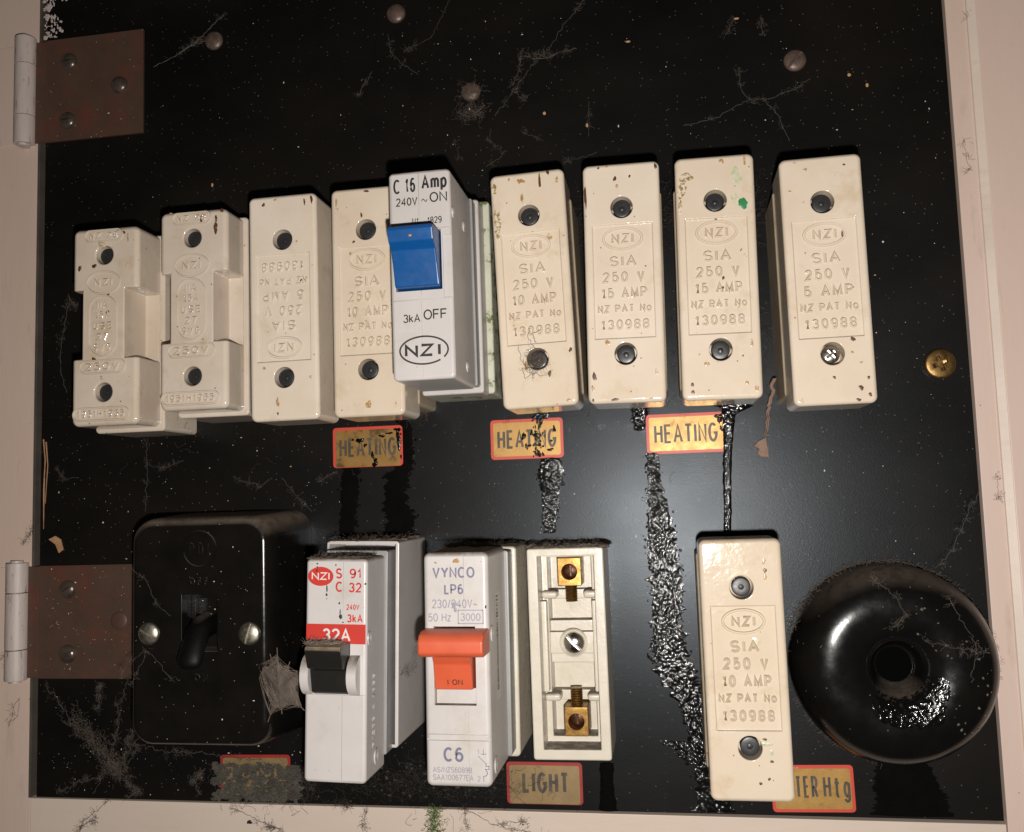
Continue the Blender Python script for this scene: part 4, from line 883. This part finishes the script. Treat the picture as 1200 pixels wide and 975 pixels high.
# ------------------------------------------------------------------ round black bakelite cover
def round_cover():
    cx, cy = 132.8, -78.6
    t = thing('round_cover', cx, cy, 0)
    tag(t, 'round glossy black cover with a dished centre at the lower right', 'round cover')
    prof = [(32.6, 0.05), (33.6, 1), (33.9, 3.5), (33.9, 8), (33.5, 12.5), (32.4, 16.5), (30.6, 19.6), (28.2, 21.8), (25, 23.15), (22, 23.75), (19.5, 23.85), (17, 23.6), (14, 22.95), (11.5, 21.8), (9.6, 20.2), (8.4, 18.2), (7.6, 15.6), (7.0, 13.0), (5.8, 11.8), (3.5, 11.2), (0, 11.0)]
    bm = new_bm(); lathe(bm, prof, 0, 0, 96)
    for v in bm.verts: v.co.z += 0.12 * noise.noise((v.co.x * .12, v.co.y * .12, 2))
    body = link('dome', bm, M['dome_black'], t)
    # clotted tar on the lower half of the dish
    rr = random.Random(12)
    def zs(r):
        for (r1, z1), (r0, z0) in zip(prof, prof[1:]):
            if r0 <= r <= r1 and r1 > r0: return z0 + (z1 - z0) * (r - r0) / (r1 - r0)
        return 0
    bm = new_bm(); rows = []
    for i in range(36):
        u = i / 35; rows.append([])
        for j in range(90):
            a = -2.45 + 2.3 * j / 89; v = abs(2 * j / 89 - 1)
            ro = 19.5 + 3.5 * noise.noise((math.cos(a) * 2, math.sin(a) * 2, 3)) - 6 * v ** 3; ri = 8.9
            r = ri + (ro - ri) * u; x, y = r * math.cos(a), r * math.sin(a)
            e = (1 - abs(2 * u - 1) ** 4) * (1 - v ** 6)
            rows[-1].append(bm.verts.new((x, y, zs(r) - .1 + e * (.22 + .34 * noise.noise((x * .9, y * .9, 1)) + .25 * noise.noise((x * 2.1, y * 2.1, 5))))))
    for a, b in zip(rows, rows[1:]):
        for k in range(89): bm.faces.new((a[k], b[k], b[k + 1], a[k + 1]))
    link('tar_clot', bm, M['tar'], body)
    bm = new_bm(); lathe(bm, [(6.3, 11.95), (5.0, 12.1), (0, 12.2)], 0, 0, 32); link('recess_shade_disc', bm, M['hollow_shade'], body)  # black disc added to keep the centre hollow dark under the flash
    bm = new_bm()
    for k in range(40):
        a = rr.uniform(-.9, 1.3); r = rr.uniform(12, 31); s = rr.uniform(.18, .5); blob(bm, r * math.cos(a), r * math.sin(a), s, s, zs(r) - .03, s * .6, k, 8)
    link('grit', bm, M['dust'], body)
    return t
round_cover()

# ------------------------------------------------------------------ gold foil labels
def foil_label(x0, x1, y0, y1, s, label, rot=0.0, tb=None, dull=False, clots=()):
    cx, cy = (x0 + x1) / 2, (y0 + y1) / 2; a, b = (x1 - x0) / 2, (y1 - y0) / 2
    t = thing('foil_label', cx, cy, 0, rot); tag(t, label, 'label', 'gold foil circuit labels')
    bm = new_bm(); prism(bm, rrect(-a, a, -b, b, 1.4), 0.015, 0.16, 0.05, 1); link('border', bm, M['dull_red' if dull == 1 else 'red_edge'], t)
    bm = new_bm(); prism(bm, rrect(-a + 1.1, a - 1.1, -b + 1.1 - (0.9 if dull else 0), b - 1.2, 0.9), 0.1, 0.20, 0.03, 1); link('plate', bm, M[('gold', 'dull_gold', 'brown_gold')[int(dull)]], t)
    bm = new_bm()
    for (q, tx, ty, tw, th, bo) in (tb or ()): text(bm, q, tx, ty, tw, th, 0.225, 0, bo)
    if tb: link('lettering', bm, M['label_ink'], t, smooth=False)
    if clots:
        bm = new_bm()
        for k, (x, y, rx, ry) in enumerate(clots): blob(bm, x, y, rx, ry, .19, .35, 90 + k, 14, 0, .5)
        link('tar_spot', bm, M['tar'], t)
    return t
rr = random.Random(4)
foil_label(-71.3, -42.5, -4.0, 12.0, 'H', 'grimy HEATING label under the fuse beside the blue-lever breaker', .0, [('HEATING', 0, -.2, 23.5, 7.4, .12)], dull=2,
           clots=((-3.2, 2.6, 1.5, 1.1), (-1, .6, .7, .8), (2.0, -3.4, .6, 1.6), (3.0, -6.5, 1.2, 1.6), (12.8, 2, 1.0, 3.6), (-6, 3, .6, .4), (6, 4, 1.2, .6), (9, 5, 1.4, .5), (12.5, 6.3, 1.4, .8)))
foil_label(-7.2, 21.1, -3.2, 12.2, 'H', 'HEATING label with black tar run across its last letters', 0, [('HEATING', 0, 0, 23.0, 7.2, .1)],
           clots=[(4.2 + rr.gauss(0, 1.5), rr.uniform(-7.2, 7.4), rr.uniform(.2, .75), rr.uniform(.2, .85)) for _ in range(70)] + [(-1.2, 1, .8, 1.6), (-.2, -3, .6, 1.2), (9, -4.5, 1.2, .6), (10.8, 3.4, .6, 1.2)])
foil_label(52.5, 81.8, -3.4, 11.6, 'H', 'clean bright HEATING label between two tar runs', 0, [('HEATING', 0, 0, 23.4, 7.2, .05)], clots=((12.6, 4.5, .8, 1.6), (12.0, 6.0, 1.4, .7), (13, 1.2, .5, 1.2)))
foil_label(-4.9, 23.6, -131.7, -116.4, 'L', 'brown gold LIGHT label below the open fuse base', .0, [('LIGHT', .4, .2, 17.6, 7.6, .3)], dull=True)
foil_label(91.2, 119.6, -132.2, -115.9, 'W', 'gold water heating label half hidden behind the lone lower fuse', .02, [('WATER', -5.5, .6, 14.6, 7.6, -.05), ('Htg', 8.2, -.2, 9.2, 9.2, -.2)])
foil_label(-119.8, -90.6, -131, -115.4, 'D', 'dust-buried red and gold label under the black toggle switch', .015, None, dull=True)

# ------------------------------------------------------------------ dust, cobwebs, debris
def wander(rr, p, d, n, step, curl, flat=True):
    out = [Vector(p)]; d = Vector(d).normalized()
    for _ in range(n):
        d = (d + Vector((rr.gauss(0, curl), rr.gauss(0, curl), rr.gauss(0, curl) * (.35 if flat else 1)))).normalized(); out.append(out[-1] + d * step)
    return out

def fuzz(bm, c, size, n, rr, r=0.04, ln=6, step=.7, curl=.7, floor=0.05, lean=(0, 0, 0)):
    for _ in range(n):
        p = Vector((c[0] + rr.gauss(0, size[0]), c[1] + rr.gauss(0, size[1]), max(floor, c[2] + abs(rr.gauss(0, size[2])))))
        pts = wander(rr, p, (rr.gauss(0, 1) + lean[0], rr.gauss(0, 1) + lean[1], rr.gauss(0, .5) + lean[2]), ln, step, curl)
        for q in pts: q.z = max(floor, q.z)
        tube(bm, pts, r * rr.uniform(.6, 1.2), 3)

def lump(bm, cx, cy, cz, sx, sy, sz, seed, amp=.5):
    g = bmesh.ops.create_icosphere(bm, subdivisions=3, radius=1)
    for v in g['verts']:
        k = 1 + amp * noise.noise(v.co * 2.2 + Vector((seed, 0, 0))) + amp * .5 * noise.noise(v.co * 6 + Vector((0, seed, 0)))
        v.co = Vector((cx + v.co.x * sx * k, cy + v.co.y * sy * k, cz + v.co.z * sz * k))

def stuff(name, bm, mat, label, cat='dust'):
    o = link(name, bm, mat); tag(o, label, cat, kind='stuff'); return o

rr = random.Random(21)
# dust matted along breaker and base tops (y up, resting on the upward faces)
def top_dust(x0, x1, y, z0, z1, label, n=260, mat='dust', thick=1.0):
    bm = new_bm()
    for k in range(int((x1 - x0) * (z1 - z0) / 4)):
        lump(bm, rr.uniform(x0, x1), y + .1, rr.uniform(z0, z1), rr.uniform(1, 2.4), rr.uniform(.25, .6) * thick, rr.uniform(1, 2.6), rr.random() * 50, .6)
    for _ in range(n):
        p = (rr.uniform(x0, x1), y + .2, rr.uniform(z0, z1)); tube(bm, wander(rr, p, (rr.gauss(0, 1), rr.uniform(0, .5) * thick, rr.gauss(0, 1)), 6, .45, .8, False), .032, 3)
    stuff('dust', bm, M[mat], label)
top_dust(-61.5, -36.5, -31.6, 4, 34, 'thick fluff on top of the black-lever breaker base', 420)
top_dust(-58.0, -40.0, -35.9, 38, 58, 'felted dust on the top end of the black-lever breaker', 300, thick=.8)
top_dust(10, 36.5, -35.7, 3, 25, 'brown fluff along the top of the open fuse base', 520, 'dust', 1.5)
top_dust(-20, 5, -34.6, 3, 27, 'dark dust on top of the orange-lever breaker base', 260, 'dark_dust', .8)
top_dust(-56.3, -45.0, -62.0, 63.5, 68.5, 'sandy dust caked on top of the black lever', 150, 'web_pale', .7)

def web_px(paths, z, label, r=.07, jit=.25, mat='web', fluff=0, name='cobweb', fr=.028):
    bm = new_bm()
    for path in paths:
        P = [Vector((*at(px, py, z), z)) for px, py in path]; pts = []
        for a, b in zip(P, P[1:]):
            n = max(2, int((b - a).length / 1.2))
            for k in range(n): q = a.lerp(b, k / n); pts.append(q + Vector((rr.gauss(0, jit), rr.gauss(0, jit), abs(rr.gauss(0, jit * .6)))))
        pts.append(P[-1])
        for q in pts: q.z = max(q.z, z)
        tube(bm, pts, r * .45, 4)
        tube(bm, [q + Vector((noise.noise(q * .4) * .7, noise.noise(q * .4 + Vector((9, 0, 0))) * .7, .1)) for q in pts], r * .28, 3)
        for _ in range(max(2, fluff // 3)):
            c = rr.choice(pts)
            for _ in range(9):
                p = c + Vector((rr.gauss(0, .7), rr.gauss(0, .7), abs(rr.gauss(0, .3)))); tube(bm, wander(rr, p, (rr.gauss(0, 1), rr.gauss(0, 1), .3), 7, .32, .8), fr, 3)
    return stuff(name, bm, M[mat], label, 'cobweb')
Zb = 0.25
web_px([[(180, 78), (205, 66), (222, 54), (240, 40), (262, 18)], [(205, 66), (236, 46)], [(222, 55), (250, 44)]], Zb, 'dusty cobweb tail trailing from the upper left screw head', .16, .25, fluff=14)
web_px([[(527, 0), (515, 25), (505, 45), (473, 60)], [(455, 40), (458, 62), (475, 78), (490, 88)], [(430, 90), (420, 112), (436, 84)]], Zb, 'thin cobweb strands below the top middle screw', .09, fluff=10)
web_px([[(685, 0), (660, 30), (645, 55), (625, 75), (603, 105), (580, 136)], [(612, 65), (632, 70), (655, 62), (676, 57)], [(610, 62), (608, 85), (600, 100)], [(603, 105), (614, 118)], [(655, 62), (640, 68), (625, 62)]], Zb, 'long dusty cobweb strand slanting across the top middle of the board', .12, fluff=20)
web_px([[(800, 148), (840, 138), (875, 118), (895, 116), (908, 128), (918, 150), (925, 165)], [(866, 80), (868, 105), (880, 118)], [(895, 118), (930, 105), (950, 92)], [(850, 40), (860, 22)], [(893, 22), (894, 40)]], Zb, 'branching cobweb above the two right-hand fuses', .1, fluff=14)
web_px([[(575, 150), (574, 165), (580, 172)], [(660, 190), (690, 182), (700, 178)], [(533, 165), (538, 185)], [(612, 155), (630, 162)], [(690, 120), (688, 145), (690, 160)], [(570, 195), (585, 186), (590, 178)]], Zb, 'scattered cobweb wisps above the fuse marked 10 amp', .07, fluff=8)
web_px([[(82, 350), (78, 370), (72, 400), (71, 435), (78, 460)], [(80, 345), (88, 360)]], Zb, 'cobweb hanging along the left side of the end fuse', .12, fluff=18)
web_px([[(172, 520), (173, 555), (170, 600)], [(170, 545), (190, 548), (215, 540)], [(65, 545), (75, 562), (92, 560)], [(280, 562), (305, 568), (300, 575), (316, 562)], [(330, 560), (350, 585), (366, 600)], [(372, 565), (392, 553)]], Zb, 'fine cobweb threads on the bare board above the toggle switch', .09, fluff=14)
web_px([[(153, 665), (172, 680), (184, 710), (200, 722)], [(172, 762), (190, 780), (200, 796)], [(172, 762), (160, 790), (155, 800)], [(172, 762), (150, 776), (140, 796)]], 35.6, 'cobweb threads across the left half of the toggle switch', .09, .2, fluff=6)
web_px([[(150, 795), (140, 830), (135, 870), (120, 915), (108, 930)], [(162, 800), (165, 840), (160, 880), (140, 915)], [(55, 805), (75, 830), (90, 860), (120, 880), (140, 905)], [(70, 925), (100, 915), (130, 905), (160, 912)], [(140, 905), (150, 880), (155, 855)],
        [(145, 915), (165, 925), (150, 935)], [(150, 870), (190, 880), (240, 883), (300, 890), (355, 905)], [(118, 798), (115, 830)], [(240, 900), (228, 915), (235, 930)]], 1.0, 'thick tangle of cobweb in the lower left corner', .13, .5, fluff=42)
bm = new_bm()
for k in range(14): t_ = k / 13; fuzz(bm, (*at(88 + t_ * 55, 842 + t_ * 62, 2), 1.6), (2.0, 2.0, 1.2), 46, rr, .04, 6, .45, .9)
stuff('cobweb', bm, M['dust'], 'felted brown cobweb lump in the lower left corner below the hinge', 'cobweb')
bm = new_bm()
for k in range(460): x, y = rr.uniform(-122.5, -87), rr.uniform(-133, -119.2); lump(bm, x, y, .15, rr.uniform(.4, 1.5), rr.uniform(.35, 1.0), rr.uniform(.3, .6), rr.random() * 40, .9)
fuzz(bm, (-105, -126, .4), (9, 4, .6), 260, rr, .04, 7, .7, .8); fuzz(bm, (-88, -128, .4), (5, 3, .8), 110, rr, .04, 8, .8, .8)
stuff('dust', bm, M['crust_dust'], 'crust of grey dust burying the label under the toggle switch')
# spider cocoon stretched between the switch and the breaker
bm = new_bm()
corners = [(301, 776), (318, 772), (325, 766), (338, 780), (353, 786), (354, 830), (330, 832), (316, 840), (313, 815)]
zc = [33, 34, 36, 38, 42, 44, 40, 36, 34]
N = 40; cen = Vector((*at(328, 806, 39), 39)); C = [Vector((*at(px, py, z), z)) for (px, py), z in zip(corners, zc)]
def edge(u):
    f = u * len(C); i = int(f) % len(C); t_ = f - int(f); a, b = C[i], C[(i + 1) % len(C)]; q = a.lerp(b, t_); return q.lerp(cen, .22 * math.sin(PI * t_))
for side in (1, -1):
    rows = []
    for j in range(7):
        s = j / 6; rows.append([])
        for k in range(N):
            q = cen.lerp(edge(k / N), s); q.z += side * (1.6 * (1 - s ** 2)) + .5 * noise.noise(q * .5) + (.25 * math.sin(k * 2.2) * s if side > 0 else 0); rows[-1].append(bm.verts.new(q))
    for a, b in zip(rows, rows[1:]):
        for k in range(N):
            try: bm.faces.new((a[k], a[(k + 1) % N], b[(k + 1) % N], b[k]) if side > 0 else (b[k], b[(k + 1) % N], a[(k + 1) % N], a[k]))
            except ValueError: pass
bmesh.ops.remove_doubles(bm, verts=bm.verts, dist=.02)
for c in C: tube(bm, [c.lerp(cen, .1), c + (c - cen) * .18], .12, 4, 1)
for _ in range(150):
    a, b = edge(rr.random()), edge(rr.random()); q = [a.lerp(b, k / 6) + Vector((0, 0, 2.0 * math.sin(PI * k / 6) * .8)) for k in range(7)]; tube(bm, q, .05, 3, 1)
tag(link('cocoon', bm, [M['cocoon'], M['web_pale']]), 'papery star-shaped spider cocoon stretched between the toggle switch and the black-lever breaker', 'cocoon')
# dust on the round cover rim, fluff below fuses, hanging flake
bm = new_bm()
for _ in range(900):
    a = rr.uniform(-.15, 2.9); rad = 33.6 + rr.gauss(0, .5); p = (132.8 + rad * math.cos(a), -78.6 + rad * math.sin(a), abs(rr.gauss(3, 4)) + .2)
    tube(bm, wander(rr, p, (math.cos(a) * .6 + rr.gauss(0, .7), math.sin(a) * .6 + rr.gauss(0, .7), rr.gauss(0, .4)), 4, .5, .5), .05, 3)
for _ in range(160):
    a = rr.uniform(3, 5.9); rad = 33.8 + rr.gauss(0, .3); p = (132.8 + rad * math.cos(a), -78.6 + rad * math.sin(a), abs(rr.gauss(2, 3)) + .2)
    tube(bm, wander(rr, p, (math.cos(a), math.sin(a), 0), 4, .5, .5), .04, 3)
stuff('dust', bm, M['dust'], 'brown fluff clinging round the rim of the round black cover')
web_px([[(1022, 676), (1050, 700), (1062, 720)], [(1062, 720), (1046, 735)], [(1110, 700), (1140, 745), (1145, 770), (1138, 800)], [(1080, 750), (1125, 760), (1160, 765)], [(1095, 665), (1112, 650), (1150, 570)]], 27, 'dusty cobweb strands over the round black cover', .09, .3, fluff=16)
bm = new_bm(); fuzz(bm, (*at(490, 478, 2), 1.5), (2.6, 1.8, 2), 150, rr, .04, 8, .7, .8); fuzz(bm, (*at(478, 480, 2), 1.5), (2, 1.5, 2), 60, rr, .04, 8, .7, .8)
stuff('dust', bm, M['dust'], 'ball of fluff below the blue-lever breaker')
x, y = at(628, 424, 42.4); bm = new_bm(); fuzz(bm, (x, y, 42.2), (1.5, 1.7, .7), 130, rr, .04, 8, .6, .9, 42.1)
for path in ([(628, 410), (618, 395), (622, 382)], [(620, 432), (612, 424), (606, 402)], [(626, 436), (615, 444), (612, 432), (622, 430)], [(628, 402), (624, 392), (634, 385)]):
    P = [Vector((*at(a, b, 42.3), 42.3)) for a, b in path]; pts = []
    for a, b in zip(P, P[1:]):
        for k in range(6): pts.append(a.lerp(b, k / 6) + Vector((rr.gauss(0, .2), rr.gauss(0, .2), 0)))
    tube(bm, pts, .08, 4)
stuff('cobweb', bm, M['dust'], 'tuft of brown web over the lower screw hole of a cream fuse', 'cobweb')
bm = new_bm(); fuzz(bm, (*at(552, 132, 1), .8), (2.6, 1.7, .9), 130, rr, .04, 7, .6, .9); fuzz(bm, (*at(551, 108, 2), 1.6), (2.2, 2.2, 1), 110, rr, .04, 6, .5, .9)
stuff('dust', bm, M['dust'], 'dust bunny hanging under the dust-coated screw')
bm = new_bm()
for x0 in (-160, -128, -92, -59.5, 0.5, 32.5, 63.5, 96.5):
    fuzz(bm, (x0, 84, 6), (1.4, 7, 6), 42, rr, .04, 7, .8, .7); fuzz(bm, (x0, 30, 6), (1.2, 14, 6), 30, rr, .04, 7, .8, .7)
stuff('dust', bm, M['dark_dust'], 'dark fluff caught in the gaps between the top row of fuses')
bm = new_bm()
P = [Vector((*at(px, py, z), z)) for px, py, z in ((906, 445, 12), (901, 470, 8), (898, 495, 5), (896, 512, 3))]; pts = []
for a, b in zip(P, P[1:]):
    for k in range(6): pts.append(a.lerp(b, k / 6) + Vector((rr.gauss(0, .3), rr.gauss(0, .3), 0)))
tube(bm, pts, .45, 5, taper=True); tube(bm, [p + Vector((.6, 0, .3)) for p in pts], .25, 5)
x, y = at(893, 527, 2.4)
g = [(-3, 1.4), (-1.2, 3.2), (1.6, 4.6), (2.2, .5), (2.4, -2.8), (-.4, -2.6), (-1.8, -1.4), (-1.0, .4)]
prism(bm, [(x + a, y + b) for a, b in g], 1.6, 2.5, .2, 1)
tag(link('dry_flake', bm, M['flake']), 'brown dry flake hanging on a dusty thread below the right-hand fuses', 'debris')
# loose thread looped between two breakers
web_px([[(430, 815), (450, 800), (470, 790), (484, 775), (489, 760)], [(470, 790), (482, 790), (489, 776)], [(425, 845), (432, 818)]], 34, 'dark thread looping between the black-lever and orange-lever breakers', .1, .3, mat='dark_dust', fluff=3)
# rubbish lying in the gap under the breakers
bm = new_bm()
for k in range(60): px = rr.uniform(445, 590); x, y = at(px, rr.uniform(890, 940), 0); lump(bm, x, y, 0, rr.uniform(.15, .7), rr.uniform(.15, .6), rr.uniform(.1, .35), rr.random() * 30, .9)
fuzz(bm, (*at(500, 915, 0), .4), (18, 3.5, 1), 420, rr, .04, 8, .9, .6)
stuff('dust', bm, M['dark_dust'], 'dark crumbly dirt on the board below the two lower breakers')
# specks of dust over the board, hinges and switch
bm = new_bm(); rr = random.Random(33)
def speck(x, y, z, s, mi=0):
    g = bmesh.ops.create_icosphere(bm, subdivisions=1, radius=s)
    k = rr.uniform(.6, 1.6)
    for v in g['verts']: v.co = Vector((x + v.co.x * k, y + v.co.y / k, z + abs(v.co.z) * .6))
    for f in set(f for v in g['verts'] for f in v.link_faces): f.material_index = mi
zones = [((55, 510, 390, 930), 220, 0), ((55, 20, 1095, 250), 130, 0), ((155, 610, 310, 870), 46, 35.05), ((52, 50, 165, 165), 14, 1.55), ((54, 665, 150, 792), 60, 1.55), ((390, 500, 1120, 900), 70, 0), ((55, 880, 360, 932), 60, 0), ((940, 180, 1110, 640), 40, 0)]
for (x0, y0, x1, y1), n, z in zones:
    for _ in range(n):
        px, py = rr.uniform(x0, x1), rr.uniform(y0, y1); s = min(.42, .07 + rr.expovariate(13)); speck(*at(px, py, z), z, s, 1 if rr.random() < .06 else 0)
for px, py in ((249, 217), (638, 133), (736, 49), (688, 147), (863, 22), (995, 88), (1016, 100)): speck(*at(px, py, 0), 0, .75, 1)
o = link('dust_specks', bm, [M['fleck'], M['amber_fleck']]); tag(o, 'pale dust specks scattered over the black board and switch', 'dust specks', kind='stuff')
# whitish paint flakes at the top of the hinge side
bm = new_bm()
for _ in range(90):
    px, py = 52 + abs(rr.gauss(0, 9)), rr.uniform(-6, 45); blob(bm, *at(px, py, 0), rr.uniform(.2, .9), rr.uniform(.2, 1.1), .01, .15, rr.randrange(9999), 9)
stuff('paint_flakes', bm, M['hinge_white'], 'grey white paint flecks on the board edge above the upper hinge', 'paint flecks')
# splinters on the left edge of the board
bm = new_bm()
for pts in ([(51, 515), (53, 540), (51, 575), (51, 610)], [(54, 518), (56, 545), (53, 590)], [(52, 560), (51, 620)]):
    tube(bm, [Vector((*at(a, b, .3), .3)) for a, b in pts], .3, 5, taper=True)
prism(bm, [at(*q) for q in ((58, 632), (66, 628), (72, 632), (75, 644), (70, 648), (66, 638))], .1, .8, .1, 1)
tag(link('splinter', bm, M['wood']), 'pale raw wood splinters on the left edge of the board', 'splinter')
# moss and hairs on the bottom rail and frame
bm = new_bm()
for _ in range(420):
    px, py = rr.gauss(509, 5), rr.uniform(946, 985); x, y = at(px, py, .35); tube(bm, wander(rr, (x, y, .4), (rr.gauss(0, 1), rr.gauss(-.2, .5), .5), 4, .5, .5), .07, 3)
stuff('moss', bm, M['moss'], 'small green moss streak on the bottom rail', 'moss')
web_px([[(540, 945), (575, 965), (600, 972), (640, 980)], [(545, 946), (548, 975)], [(590, 965), (615, 962)], [(430, 945), (425, 975)], [(385, 938), (415, 948)], [(395, 936), (418, 944)], [(88, 975), (100, 960), (120, 945), (128, 938)], [(112, 960), (96, 968)], [(270, 945), (300, 960), (330, 972)], [(310, 955), (312, 972), (322, 970)]],
       1.3, 'dark hairs and web wisps on the bottom rail', .09, .35, mat='dark_dust', fluff=18)
web_px([[(12, 845), (18, 825), (24, 818), (20, 842), (10, 846)], [(6, 770), (7, 785)], [(30, 635), (38, 620)], [(25, 640), (40, 615)], [(1133, 5), (1136, 40), (1140, 80)], [(1128, 160), (1136, 200), (1130, 205)], [(1160, 205), (1164, 195)], [(1175, 370), (1180, 380), (1176, 400)], [(1168, 560), (1170, 580), (1176, 590)]],
       .6, 'dark hairs stuck on the painted side boards', .08, .3, mat='dark_dust', fluff=10)
